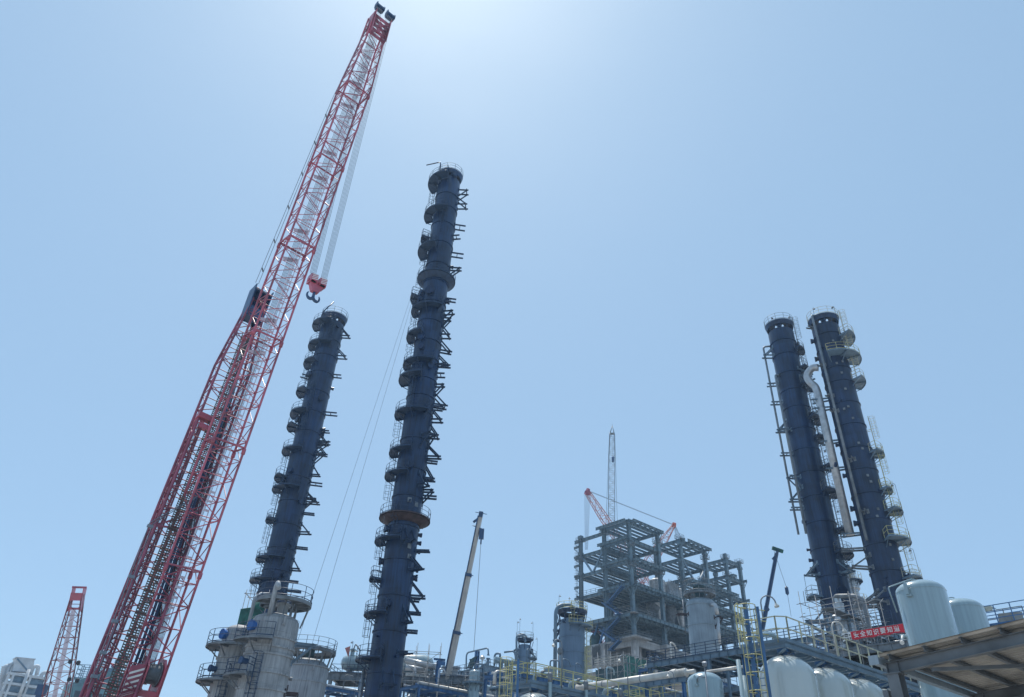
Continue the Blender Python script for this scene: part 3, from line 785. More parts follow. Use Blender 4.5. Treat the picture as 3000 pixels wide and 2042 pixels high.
# --- small red lattice crane at far left
t2 = site(229, 1738, 130); f2 = site(163, 2042, 133); d2 = (t2-f2).normalized(); f2 = f2-d2*((f2.z-3)/d2.z)
T = Thing('lattice_crane', 'small dusky red lattice crane boom at the far left of the site', 'crane', f2[:2], 0)
u2 = V((1, .25, 0)).normalized(); mb = MB()
cn, d_, u_, v_ = lattice(mb, T.L(f2), T.L(t2), [(0, 2.4, 2), (.3, 3.0, 2.4), (.62, 2.9, 2.3), (1, 1.35, 1.3)], u2, 1.6, .085, .045); T.part('boom', mb, M['redm'])
mb = MB(); e = T.L(t2)
for s in (-.75, .75): mb.poly([e+u_*s-d_*2.6-v_*.5, e+u_*s-d_*2.6+v_*.5, e+u_*s+d_*.8+v_*.8, e+u_*s+d_*.8-v_*.8], .1, u_)
mb.bar(e-d_*.5-u_*.75, e-d_*.5+u_*.75, 1.1, 1.9, up=v_); mb.bar(e+d_*.85-u_*1.0, e+d_*.85+u_*1.0, .25); mb.bar(e-d_*2.2-u_*.8, e-d_*2.2+u_*.8, .3, .9, up=v_)
T.part('boom_head', mb, M['red'])
mb = MB()
for k in range(60):
    t = .1+.82*k/60; c = cn(0, t)*.45+cn(1, t)*.55; mb.bar(c-u_*.3, c+u_*.3, .55, .03, up=v_)
T.part('boom_walkway', mb, M['pale'])
mb = MB()
for s in (-.12, .12, .3): rope(mb, e+u_*(.7)+V((s, 0, 0)), T.L(site(200, 2042, 126))+V((s*1.5, 0, 0)), .03)
for s in (-.1, .1): rope(mb, e-u_*.6+u_*s, T.L(site(125, 2010, 133))+u_*s, .035)
for y in (1793, 1855): pass
for (x, y) in ((229.5, 1942), (226, 1994), (206, 1938), (203, 1990)): c = T.L(site(x, y, 127)); mb.lathe([(.03, -.35), (.28, -.2), (.28, .2), (.03, .35)], 8, c)
T.part('hoist_ropes', mb, M['rope'])
mb = MB(); c = T.L(V((f2.x, f2.y, 0)));
for s in (-2.5, 2.5): mb.box(c+V((s, 0, .8)), 1, 8, 1.5)
T.part('track', mb, M['dsteel']); mb = MB(); mb.box(c+V((0, 1, 2.6)), 3.4, 8, 2.2); T.part('superstructure', mb, M['red'])
mb = MB(); c = T.L(site(122, 2022, 133)); mb.box(c, 1.2, .9, 1.4); mb.box(c+V((0, 0, -1.3)), .8, .6, 1.3); T.part('rope_block', mb, M['boomd'])

# --- cranes behind the steel frame
z6 = zm(1680, 1220, 3.955)
t3 = site(*z6(448, 200), 240); b3 = site(*z6(440, 1230), 240); d3 = (t3-b3).normalized(); f3 = b3-d3*((b3.z-3)/d3.z)
T = Thing('lattice_crane', 'slim pale upright lattice crane mast rising behind the steel frame building', 'crane', f3[:2], 0)
mb = MB(); uu = V((1, -.15, 0)).normalized()
cn, d_, u_, v_ = lattice(mb, T.L(f3), T.L(t3), [(0, 2.3, 2.0), (.7, 2.3, 2), (.93, 2.1, 1.8), (1, 1.6, 1.5)], uu, 1.7, .11, .055); T.part('mast', mb, M['pgrey'])
mb = MB(); e = T.L(t3); tp = T.L(site(*z6(450, 108), 240))
for k in range(4): mb.tube([cn(k, 1), tp], .09, 5)
mb.bar(e-u_*.95, e+u_*.95, .8, .5, up=d_); mb.bar(tp, tp+UP*.7, .1); T.part('mast_peak', mb, M['gsteel'])
mb = MB(); c = T.L(site(*z6(458, 495), 238)); mb.lathe([(.1, -1.3), (.45, -.8), (.45, .7), (.1, 1.1)], 12, c); T.part('hook_ball', mb, M['boomd'])
mb = MB(); rope(mb, e+u_*.4-v_*1, c+UP*1.1, .04); rope(mb, e-u_*1.0, T.L(site(*z6(380, 1150), 240)), .05); rope(mb, e+u_*1.0, T.L(site(*z6(508, 1210), 240)), .05); T.part('hoist_ropes', mb, M['rope'])

t4 = site(*z6(165, 885), 230); b4 = site(*z6(395, 1240), 238); d4 = (t4-b4).normalized(); f4 = b4-d4*((b4.z-4)/d4.z)
T = Thing('lattice_crane', 'red lattice crane leaning left behind the steel frame, its back mast leaning right', 'crane', f4[:2], 0)
mb = MB(); uu = V((.85, .1, .5))
cn, d_, u_, v_ = lattice(mb, T.L(f4), T.L(t4), [(0, 1.5, 1.5), (.08, 2.5, 2.2), (.94, 2.4, 2.1), (1, 1.6, 1.4)], uu, 1.7, .12, .06); T.part('boom', mb, M['coral'])
mb = MB(); e = T.L(t4)
for k in (-.6, -.2, .2, .6): mb.lathe([(.1, -.1), (.9, -.1), (.8, 0), (.9, .1), (.1, .1)], 16, e+v_*k, axis=v_)
mb.bar(e-u_*1.0, e+u_*1.1+d_*.9, .8, 1.2, up=v_); T.part('boom_head', mb, M['redd'])
mb = MB()
for k in range(40): t = .5+.47*k/40; c = cn(0, t)*.4+cn(1, t)*.6; mb.bar(c-u_*.3, c+u_*.3, .5, .03, up=v_)
T.part('boom_walkway', mb, M['pale'])
t5 = site(*z6(1165, 1258), 252); f5 = V((f4.x+6, f4.y+9, 6)); mb = MB()
b5 = site(*z6(1010, 1500), 248); d5 = (t5-b5).normalized()
cn5, d_, u5, v5 = lattice(mb, T.L(b5-d5*45), T.L(t5), [(0, 2.2, 1.8), (.7, 3.8, 2.4), (1, .8, .8)], V((1, 0, .3)), 2.2, .12, .06); T.part('back_mast', mb, M['coral'])
mb = MB(); mb.lathe([(.1, -.4), (.9, -.4), (.9, .4), (.1, .4)], 16, T.L(t5), axis=V((1, .3, 0))); T.part('mast_head', mb, M['orange'])
mb = MB(); g1, g2 = T.L(site(*z6(205, 875), 230)), T.L(t5)
for s in (-.12, .12): rope(mb, g1+UP*s, g2+UP*s, .07)
for s in (-.8, -.3, .3, .8): rope(mb, g2+V((.2+s*.2, 0, 0)), T.L(site(*z6(1215+s*35, 1400), 252)), .08)
for k in range(6): rope(mb, e-u_*.6+V((-.6+k*.35, 0, -.5)), T.L(site(*z6(135+k*6, 1545), 230)), .04)
T.part('hoist_ropes', mb, M['pend'])
mb = MB(); c = T.L(V((f4.x+2, f4.y+2, 0)))
for s in (-3.5, 3.5): mb.box(c+V((s, 0, .9)), 1.4, 9, 1.7)
T.part('track', mb, M['dsteel']); mb = MB(); mb.box(c+V((0, 0, 3)), 3.8, 10, 3); T.part('superstructure', mb, M['coral'])

# --- telescopic crane booms
def telescopic(name, label, top, bot, D0, D1, secs, m1, m2, w_):
    a = site(*bot, D1); b = site(*top, D0); d = (b-a).normalized(); a0 = a-d*((a.z-3)/d.z)
    T = Thing(name, label, 'crane', a0[:2], 0); L = (b-a0).length; pr = [0]+secs+[1]
    u = d.cross(V((0, 1, 0))).normalized(); v = d.cross(u)
    cam_side = v if v.y < 0 else -v
    for i, (t0, t1) in enumerate(zip(pr, pr[1:])):
        w1 = w_*(1-.13*i); p, q = T.L(a0)+d*(L*t0), T.L(a0)+d*(L*t1); mb = MB()
        hw = w1/2; pts = [-u*hw*.8-v*hw, u*hw*.8-v*hw, u*hw+v*hw*.2, u*hw*.5+v*hw, -u*hw*.5+v*hw, -u*hw+v*hw*.2]
        mb.poly([p+x for x in pts], 1, q-p)
        mb.bar(p+cam_side*(hw+.02), q+cam_side*(hw+.02), .06, .05, up=cam_side)
        T.part('boom_section', mb, m1)
        sd_ = MB(); sd_.bar(p+u*(hw+.05), q+u*(hw+.05), .1, w1*.75, up=v); T.part('boom_side', sd_, m2)
        mb = MB(); mb.bar(q-d*.35-u*hw*1.12, q-d*.35+u*hw*1.12, w1*1.2, .45, up=d); mb.bar(q-d*.3-u*hw*1.7, q-d*.3-u*hw, .1)
        if i < len(pr)-2: T.part('collar', mb, M['boomd'])
    e = T.L(b); mb = MB(); mb.bar(e-d*.2, e+d*.7, w_*.55, w_*.7, up=v); mb.bar(e+d*.5-u*w_*.8, e+d*.5+u*w_*.8, .08); mb.bar(e-d*.5+u*w_*.3, e+u*w_*.8-d*1.1, w_*.35, .25)
    T.part('boom_head', mb, M['boomd'])
    mb = MB()
    for s in (-2.2, 2.2): mb.box((s*.5, 0, .6), .5, 8, 1.1)
    mb.box((0, 0, 1.6), 2.6, 9, 1.2); T.part('carrier', mb, m1)
    return T, e, u, d, v
zt_ = zm(1350, 1480, 7.19)
T, e, u, d, v = telescopic('telescopic_crane', 'cream telescopic crane boom rising beside the tallest column', zt_(415, 235), (1300, 2042), 108, 112, [.30, .59, .79], M['boomw'], M['blue'], 1.15)
mb = MB(); c = T.L(site(*zt_(435, 620), 108)); mb.bar(c+UP*.9, c-UP*.7, .75, .45); mb.bar(c-UP*.7, c-UP*1.5, .22); T.part('hook_block', mb, M['boomd'])
mb = MB()
for s in (-.2, 0, .2): rope(mb, e+u*.8-d*1.6+V((s, 0, 0)), c+V((s, 0, .9)), .035)
rope(mb, c-UP*1.5, T.L(site(1388, 1908, 109)), .035); T.part('hook_ropes', mb, M['pend'])
T, e, u, d, v = telescopic('telescopic_crane', 'dark blue telescopic crane boom standing between the steel frame and the right-hand columns', (2276, 1622), (2228, 1880), 125, 128, [.55, .8], M['boomd'], M['boomd'], .68)
mb = MB(); mb.bar(e+d*.6-u*.9, e+d*.7+u*.9, .4, .5); T.part('green_head', mb, M['green'])
z2_ = zm(2100, 1650, 4.036)
mb = MB(); c = T.L(site(*z2_(828, 320), 125)); rope(mb, e+d*.6+u*.7, c+UP*.5, .035); rope(mb, c-UP*.5, T.L(site(*z2_(880, 630), 125)), .03); T.part('hook_ropes', mb, M['pend'])
mb = MB(); mb.lathe([(.05, -.8), (.28, -.5), (.28, .4), (.05, .7)], 10, c); T.part('hook_ball', mb, M['boomd'])

# --- guy lines from the tall column
for (x0, y0, x1, y1, D1, lb) in ((1210, 850, 818, 2042, 66, 'thin steel guy line slanting down left of the tallest column, outer one'), (1214, 860, 869, 2042, 66, 'thin steel guy line slanting down left of the tallest column, inner one'), (1154, 1350, 1062, 1900, 78, 'thin tag line hanging close along the left side of the tallest column')):
    a, b = site(x0, y0, 79), site(x1, y1, D1); d = (b-a).normalized(); b = b+d*((b.z-.1)/-d.z)
    mb = MB(); rope(mb, V((0, 0, 0)), a-b, .016); single('guy_line', mb, M['pend'], lb, 'cable', b)

# ================================================================== steel frame building
z3 = zm(1620, 1450, 2.672)
O = site(*z3(635, 905), 195)
S = Thing('steel_frame_building', 'unfinished multi-storey grey steel frame building on a concrete base', 'building', O[:2], GR)
FS = M['frame']
LV = dict(r=78.2, a=73.2, b=67.3, c=60.4, d=52.5)
cols = []
XS = [2, 14.6, 25.3, 37.5, 48.6, 56.3]; YS = [2, 11.3, 20.7]
for x in XS:
    for y in YS:
        zt = {2: 78.6, 14.6: 77.3, 25.3: 79.2, 37.5: 78.2, 48.6: 80.6, 56.3: 80.0}[x]
        if y == 20.7: zt = 78.3 if x == 2 else (67.3 if x in (14.6, 25.3, 37.5) else 73)
        if y == 11.3 and x >= 14.6: zt = 78.2
        mb = MB(); mb.ib((x, y, 44.5 if y < 20 else 40), (x, y, zt), .95, .95, up=V((0, 1, 0)), t=.09)
        mb.ib((x, y, 44.5), (x, y, zt-.01), .9, .5, up=V((1, 0, 0)), t=.08)
        for z in LV.values():
            if z < zt+1: mb.box((x, y, z-.5), 1.25, 1.25, .9)
        S.part('column', mb, FS)
def beamB(mb, x0, x1, y, z, h=.95, w=.45): mb.ib((x0, y, z-h/2), (x1, y, z-h/2), w, h)
def beamA(mb, x, y0, y1, z, h=.95, w=.45): mb.ib((x, y0, z-h/2), (x, y1, z-h/2), w, h)
def floor(name, z, x0, x1, y0, y1, overA=None, overB=None, sec=1.86, slab=None, h=.95, secx=None):
    """beams between columns plus cantilevered edge beams; overA = y-range of the edge at x0-2, overB = x-range of the edge at y=0"""
    mb = MB(); xs = [x for x in XS if x0-.1 <= x <= x1+.1]; ys = [y for y in YS if y0-.1 <= y <= y1+.1]
    for x in xs: beamA(mb, x, y0-.0, y1, z, h)
    for y in ys: beamB(mb, x0, x1, y, z, h)
    y = y0+sec
    while y < y1-.5:
        if min(abs(y-q) for q in ys) > .5: beamB(mb, x0, x1, y, z-.12, h*.62, .3)
        y += sec
    if secx:
        for x in secx: beamA(mb, x, y0, y1, z-.14, h*.6, .3)
    if overA:
        beamA(mb, x0-2, overA[0], overA[1], z, h*.8, .4)
        for y in ys:
            mb.ib((x0-2, y, z-h*.5), (x0, y, z-h*.5), .4, h*.75)
            mb.bar((x0, y, z-3.4), (x0-1.9, y, z-h*.8), .16)
        mb.bar((x0, ys[0], z-3.4), (x0-1.9, ys[0]+1.5, z-h*.8), .12)
    if overB:
        beamB(mb, overB[0], overB[1], y0-2, z, h*.8, .4)
        for x in xs:
            mb.ib((x, y0-2, z-h*.5), (x, y0, z-h*.5), .4, h*.75); mb.bar((x, y0, z-3.4), (x, y0-1.9, z-h*.8), .16)
        k = overB[0]+2.1
        while k < overB[1]: mb.ib((k, y0-2, z-h*.35), (k, y0, z-h*.35), .25, h*.5); k += 2.2
    p = S.part(name, mb, FS)
    if slab:
        sb = MB(); sb.box(((slab[0]+slab[1])/2, (slab[2]+slab[3])/2, z+.1), slab[1]-slab[0], slab[3]-slab[2], .16); S.part('floor_slab', sb, M['conc'], p)
    return p
floor('floor_frame', LV['r'], 2, 14.6, 2, 11.3, (1.6, 12.7), (1.7, 15.2))
floor('floor_frame', LV['a'], 2, 14.6, 2, 11.3, (1.4, 12.3), None)
floor('floor_frame', LV['b'], 2, 14.6, 2, 11.3, (1.4, 12.4), (1.7, 15.2))
floor('floor_frame', 77.2, 2, 2, 11.3, 23.2); floor('floor_frame', 72.3, 2, 14.6, 11.3, 23.2); floor('floor_frame', 66.6, 2, 14.6, 11.3, 23.2)
floor('floor_frame', LV['r']+.9, 25.3, 37.5, 2, 11.3, None, (26.6, 38.6), secx=(29.5, 33.5))
floor('floor_frame', LV['a']+.2, 25.3, 37.5, 2, 11.3, None, None)
floor('floor_frame', LV['b'], 25.3, 37.5, 2, 20.7, None, (25.3, 38.5))
floor('floor_frame', LV['r']+.9, 48.6, 56.3, 2, 11.3, None, None, secx=(52,))
floor('floor_frame', LV['a']+.6, 48.6, 56.3, 2, 11.3, None, (48.6, 50.8)); floor('floor_frame', LV['b']+.5, 37.5, 56.3, 2, 11.3, None, (38, 50.6))
floor('floor_frame', 62.0, 37.5, 56.3, 2, 20.7, None, (38, 50.6))
floor('floor_frame', 56.6, 37.5, 56.3, 2, 20.7, None, (38, 50.6), slab=(40, 56, 6, 20.7))
floor('floor_frame', LV['c'], 2, 37.5, 2, 20.7, (1.4, 12.6), (1.7, 37.5), slab=(2.3, 37, 2.3, 20.4))  # slab extended across all bays to darken the storeys below
floor('floor_frame', LV['d'], 2, 37.5, 2, 20.7, (1.4, 18), (1.7, 37.5), slab=(.2, 37.5, .2, 20.4), h=1.1)
floor('floor_frame', 48.9, 37.5, 56.3, 2, 20.7, None, None, slab=(37.5, 56.3, 2, 20))
# floor edge lip of the middle floor
for (a_, b_) in (((0, 0, 52.66), (0, 17.5, 52.66)),):
    pass
# stubs with knee braces left of the far columns
for z in (75.1, 72.2, 69.5, 66.6, 63.2, 60.1):
    mb = MB(); mb.ib((2, 20.9, z), (2, 23.5, z), .35, .6); mb.bar((2, 20.9, z-2.4), (2, 23.3, z-.3), .14); S.part('beam_stub', mb, FS)
mb = MB()
mb.bar((2, 20.2, 71.8), (2, 16.2, 66.4), .45); mb.bar((2, 11.8, 71.9), (2, 15.9, 66.4), .45); S.part('diagonal_brace', mb, M['bluegrey'])
mb = MB(); mb.bar((26, 2, 72.9), (31.5, 2, 66.9), .5); mb.bar((37, 2, 72.9), (31.8, 2, 66.9), .5); S.part('diagonal_brace', mb, M['bluegrey'])
for x0, x1, y, za, zb_ in ((2, 2, 14, 52, 45), (2, 2, 17, 52, 45)):
    mb = MB(); mb.bar((x0, y-2.5, za), (x1, y+1, zb_), .4); S.part('diagonal_brace', mb, M['blue'])
# little work cages at column heads
random.seed(3)
for (x, y, z) in [(2, 20.7, 76.5), (2, 20.7, 70.6), (2, 11.3, 76.3), (2, 2, 71), (14.6, 2, 75), (14.6, 11.3, 72), (25.3, 2, 79.2), (37.5, 2, 76), (25.3, 11.3, 73), (48.6, 2, 79.1), (56.3, 2, 79.4), (48.6, 2, 73.5), (37.5, 11.3, 72), (48.6, 11.3, 74), (14.6, 2, 66), (25.3, 2, 66.5), (2, 2, 65.3), (14.6, 11.3, 65)]:
    mb = MB(); c = 1.0; P4 = [(x-c, y-c, z), (x+c, y-c, z), (x+c, y+c, z), (x-c, y+c, z)]; railing(mb, P4, 1.1, 1.0, .03, .12, closed=True)
    mb.box((x-.0, y-.8, z-.05), 2, .4, .06); mb.box((x, y+.8, z-.05), 2, .4, .06); S.part('work_cage', mb, M['gsteel'])
for (x, y, z0, z1) in ((1.2, 20.0, 48, 76), (1.2, 21.6, 52, 76), (14.0, 3, 62, 77), (37.9, 3, 62, 77.5), (56.8, 3, 50, 66), (53, 11, 50, 72), (49, 3, 52, 60), (25.9, 3, 61, 72), (13.9, 11, 61, 76)):
    mb = MB()
    for s in (-.25, .25): mb.bar((x, y+s, z0), (x, y+s, z1), .07)
    z = z0
    while z < z1: mb.bar((x, y-.25, z), (x, y+.25, z), .04); mb.tube([V((x+.0, y-.3, z)), V((x-.6, y-.3, z)), V((x-.6, y+.3, z)), V((x, y+.3, z))], .03, 4); z += .75
    S.part('ladder', mb, M['gsteel'])
# stairs on the left face
st = [(z3(548, 712), z3(432, 850)), (z3(392, 846), z3(520, 932)), (z3(520, 962), z3(428, 1062)), (z3(372, 1058), z3(490, 1140)), (z3(525, 1140), z3(448, 1215)), (z3(1395, 1035), z3(1320, 1105))]
for i, (a, b) in enumerate(st):
    if i < 5: p, q = S.PX(*a, -1.2), S.PX(*b, -1.2); sx = V((.55, 0, 0))
    else: p, q = S.PY(*a, 14), S.PY(*b, 14); sx = V((0, .55, 0))
    mb = MB()
    for s in (-1, 1):
        mb.bar(p+sx*s, q+sx*s, .09, .42); mb.bar(p+sx*s+UP*1.1, q+sx*s+UP*1.1, .06)
        for k in range(7): c = p+(q-p)*k/6+sx*s; mb.bar(c, c+UP*1.1, .05)
    for k in range(22): c = p+(q-p)*(k+.5)/22; mb.bar(c-sx, c+sx, .3, .05)
    mb.box(q+V((0, .4 if i % 2 else -.4, -.1)), 1.5, 1.6, .12)
    S.part('stair_flight', mb, M['stair'])
# railings on floors
for pts in ([(.1, 1, 52.7), (.1, 7, 52.7)], [(1, .1, 52.7), (9, .1, 52.7)], [(1.5, 13, 60.5), (1.5, 20, 60.5)], [(0, 5.2, 46.9), (0, .1, 46.9), (6.2, 0, 46.9)], [(6.6, 1.2, 46.9), (36, 1.2, 46.9)], [(40, 4, 49.2), (56, 4, 49.2)]):
    mb = MB(); railing(mb, pts, 1.1, 1.6, .035, .1); S.part('railing', mb, M['gsteel'])
# concrete base
cb = MB(); cz = 46.5
cb.box((19.5, 11.5, cz-.2), 37, 20, .5); cb.box((3.1, 2.6, cz+.1), 6.4, 5.6, .35)
for x in XS[:4]:
    for y in YS: cb.box((x, y, cz/2-.3), 1.45, 1.45, cz-.6)
for y in (2, 11.3, 20.7): cb.box((19.8, y, cz-1.1), 36.5, .7, 1.4)
for x in XS[:4]: cb.box((x, 11.3, cz-1.12), .7, 19.5, 1.36)
S.part('concrete_base', cb, M['conc'])
cb = MB()
for z in (39.5,): cb.box((19.8, 11.5, z), 37.5, 20.5, .5)
cb.box((19.8, 1.9, 38.6), 36, .6, 1.4)
for k in range(8): cb.box((8+k*3.6, 12, 43), .6, 14, 7)
S.part('lower_slab', cb, M['conc'])
for q in (((13.3, .6, 46.0), 3.0, 2.4, .9), ((21, .4, 44.6), 3.4, 1.6, 1.1)): cb = MB(); cb.box(*q); S.part('concrete_ledge', cb, M['conc'])
cb = MB(); cb.box((.9, 15.5, 43.3), .5, 8.8, 5.4); S.part('parapet_wall', cb, M['conc'])
mb = MB()
for k in range(30):
    x = random.uniform(4, 30); y = random.choice((1.5, 2.3)); mb.bar((x, y, 39), (x, y, 39+random.uniform(2, 4.4)), .06)
S.part('starter_bars', mb, M['gsteel'])['kind'] = 'stuff'
mb = MB()
for k in range(14):
    y = 12.6+k*.22; mb.bar((.5, y, 46+random.uniform(-.3, .3)), (.5, y+.1, 41.5+random.uniform(-1, 1)), .07)
S.part('hanging_bars', mb, M['rope'])
# far tall thin column on the right with cap
# silos
for i, (x, y, r, h, lb) in enumerate(((19.3, 7, 2.3, 6.2, 'ribbed grey silo inside the steel frame, left of the three'), (29.6, 7, 2.1, 5.6, 'ribbed grey silo inside the steel frame, right of the three'))):
    p = O + Matrix.Rotation(GR, 3, 'Z') @ V((x, y, 0)); T = Thing('silo', lb, 'silo', p[:2], GR, z=LV['c']-.5, group='silos in the steel frame')
    pr = [(.6, -4.6), (r, 0)]
    for k in range(13): z = .05+k*h/13; pr += [(r, z), (r+.09, z+h/40), (r+.09, z+h/20), (r, z+h/14)]
    pr += [(r, h), (r*.5, h+.7), (.2, h+.8)]
    mb = MB(); mb.lathe(pr, 30); T.part('shell', mb, M['clad'])
    mb = MB(); mb.lathe([(r+.0, -.4), (r+.3, -.4), (r+.3, -.1), (r, -.1)], 30); T.part('support_ring', mb, FS)
p = O + Matrix.Rotation(GR, 3, 'Z') @ V((24.3, 6.6, 0)); T = Thing('silo', 'ribbed square hopper bin between the two round silos in the steel frame', 'silo', p[:2], GR, z=LV['c'], group='silos in the steel frame')
mb = MB(); mb.box((0, 0, 3), 4.6, 3.6, 5.8)
for k in range(7): mb.box((0, -1.86, .4+k*.85), 4.5, .14, .14)
for k in range(6): mb.box((-2.2+k*.88, -1.9, 3.2), .2, .2, 6.4)
T.part('bin', mb, M['clad'])
for i, (x, y, r, lb) in enumerate(((19.5, 8, 2.7, 'dark cone hopper under the steel frame floor, left one'), (25.0, 7.6, 2.1, 'dark cone hopper under the steel frame floor, middle one'), (30.5, 8.5, 2.6, 'dark cone hopper under the steel frame floor, right one'))):
    p = O + Matrix.Rotation(GR, 3, 'Z') @ V((x, y, 0)); mb = MB(); mb.lathe([(.9, 0), (r*.72, 3.6), (r, 5.2), (r, 6.6), (r+.2, 6.6), (r+.2, 6.9)], 28)
    mb.bar((-r, 0, 6.7), (r, 0, 6.7), .3)
    single('hopper', mb, M['gsteel'], lb, 'hopper', (p.x, p.y, 53.1), GR, 'hoppers under the frame floor')
# small dark vessel with hand wheel on the base
p = S.PX(*z3(335, 1140), 3); pw = O + Matrix.Rotation(GR, 3, 'Z') @ V((p.x, p.y, 0))
T = Thing('bottle_vessel', 'small dark domed vessel with a ring lug on the concrete base', 'vessel', (pw.x, pw.y), GR, z=46.7-3)
mb = MB(); mb.lathe([(1.7, 0), (1.7, 4.2), (1.5, 5.3), (.9, 6.1), (.3, 6.4), (.3, 6.9)], 26); T.part('shell', mb, M['tarp'])
mb = MB(); mb.arc(1.1, 6.6, 0, 360, .1, sides=6); T.part('lifting_ring', mb, M['redd'])

# scaffold with green net in front of the base
SC_ = Thing('scaffolding', 'tube scaffolding wrapped in green net in front of the concrete base', 'scaffolding', (O + Matrix.Rotation(GR, 3, 'Z') @ V((-14, -14, 0)))[:2], GR)
def scaf(mb, x0, x1, y0, y1, z0, z1, sx=1.8, sy=1.6, sz=1.8, r=.04, faces='xy', diag=True, jit=.35, seed=1, ext=.8):
    rn = random.Random(seed); nx = max(1, round((x1-x0)/sx)); ny = max(1, round((y1-y0)/sy)); nz = max(1, round((z1-z0)/sz))
    X = [x0+(x1-x0)*i/nx for i in range(nx+1)]; Y = [y0+(y1-y0)*i/ny for i in range(ny+1)]; Z = [z0+(z1-z0)*i/nz for i in range(nz+1)]
    for x in X:
        for y in Y:
            if x not in (X[0], X[-1]) and y not in (Y[0], Y[-1]): continue
            mb.tube([(x, y, z0 if z0 < 3 else z0-.5), (x+rn.uniform(-.03, .03), y, z1+rn.uniform(0, ext)+.1)], r, 5)
    for z in Z[1:]:
        for y in (Y[0], Y[-1]): mb.tube([(x0-rn.uniform(.1, jit+.1), y, z), (x1+rn.uniform(.1, jit+.1), y, z+rn.uniform(-.04, .04))], r, 5)
        for x in (X[0], X[-1]): mb.tube([(x, y0-rn.uniform(.1, jit+.1), z), (x, y1+rn.uniform(.1, jit+.1), z)], r, 5)
        for x in X[1:-1]:
            mb.tube([(x, y0-.2, z-.06), (x, y1+.2, z-.06)], r, 4)
    if diag:
        for i in range(0, nx, 2):
            for j in range(nz):
                a, b = (i, min(i+1, nx)) if j % 2 else (min(i+1, nx), i); mb.tube([(X[a], y0-.06, Z[j]), (X[b], y0-.06, Z[j+1])], r*.9, 4)
c1 = SC_.P(*z3(552, 1235), 170); zt = c1.z
lx = SC_._pl(*z3(305, 1262), c1.x, V((1, 0, 0))); rx = SC_._pl(*z3(860, 1330), c1.y, V((0, 1, 0)))
mb = MB(); scaf(mb, c1.x, rx.x, c1.y, lx.y, 0, zt, 2.0, 2.0, 1.9, .055, seed=4, ext=1.6); 
for j in range(0, int((lx.y-c1.y)/2)-1, 2):
    for k in range(8, int(zt/1.9)): s = k % 2; mb.tube([(c1.x-.05, c1.y+2*(j+s), k*1.9), (c1.x-.05, c1.y+2*(j+1-s), (k+1)*1.9)], .05, 4)
SC_.part('tubes', mb, M['bamboo'])
mb = MB()
def net(mb, p, q, z0, z1, nrm, n=26, seed=1, amp=.12):
    rn = random.Random(seed); p = V(p); q = V(q); vs = []; m_ = 10
    for i in range(n+1):
        for j in range(m_+1):
            c = p+(q-p)*i/n; c.z = z0+(z1-z0)*j/m_+(rn.uniform(-.25, .15) if j == m_ else 0); vs.append(c+nrm*rn.uniform(-amp, amp))
    off = len(vs); vs2 = vs+[v_+nrm*.03 for v_ in vs]
    fs = []
    for i in range(n):
        for j in range(m_):
            a = i*(m_+1)+j; fs.append((a, a+m_+1, a+m_+2, a+1)); fs.append((off+a, off+a+1, off+a+m_+2, off+a+m_+1))
    mb.add(vs2, fs, True)
net(mb, (c1.x+.35, c1.y+.5, 0), (rx.x, c1.y+.5, 0), zt-22, zt-.2, V((0, 1, 0)), seed=2)
SC_.part('green_net', mb, M['green'])
mb = MB(); net(mb, (c1.x+1.2, c1.y+.6, 0), (c1.x+1.2, lx.y, 0), zt-22, zt-2.2, V((1, 0, 0)), seed=3); SC_.part('shaded_net', mb, M['tarp'])  # same green net, its shade put in by a darker material
mb = MB()
for k in range(4): mb.box((c1.x+.8, (c1.y+lx.y)/2, zt-.3-k*.5), .1, lx.y-c1.y, .3)
SC_.part('toe_boards', mb, M['roofs'])

# ================================================================== vessel builder
def vessel(name, label, cat, ptop, D, R, ydome, mat_, seams=(), head=.5, group=None, n=56, z0=0, lug=None, ysh=None, lk=.55):
    """ptop: pixel of the crown centre; ysh: pixel row of the head seam"""
    p = site(*ptop, D); T = Thing(name, label, cat, (p.x, p.y), -math.atan2(p.x, p.y), group=group)
    zt = p.z; z1 = zt-head*R
    b = MB(); b.lathe(seams_profile(R, z0, z1, [zfront(T, y, R) for y in seams], head), n); T.part('shell', b, mat_)
    T.z1 = z1; T.zt = zt; T.R_ = R
    if lug is not None:
        for a in lug:
            o = pol(a, 1, 0); t_ = V((-o.y, o.x, 0)); mb = MB(); q = o*(R+.02)+UP*z1
            k = lk
            mb.poly([q+t_*.13*k-UP*.6*k+o*.12, q-t_*.13*k-UP*.6*k+o*.12, q-t_*.16*k+UP*.35*k+o*.12, q+UP*.5*k+o*.12, q+t_*.16*k+UP*.35*k+o*.12], .05, o)
            mb.bar(q-UP*.75*k+o*.05-t_*.0, q-UP*.55*k+o*.05, .5*k, .12, up=o); mb.bar(q-UP*.6*k+o*.07, q+UP*.1*k+o*.07, .3*k, .1, up=o)
            T.part('lifting_lug', mb, mat_)
    return T

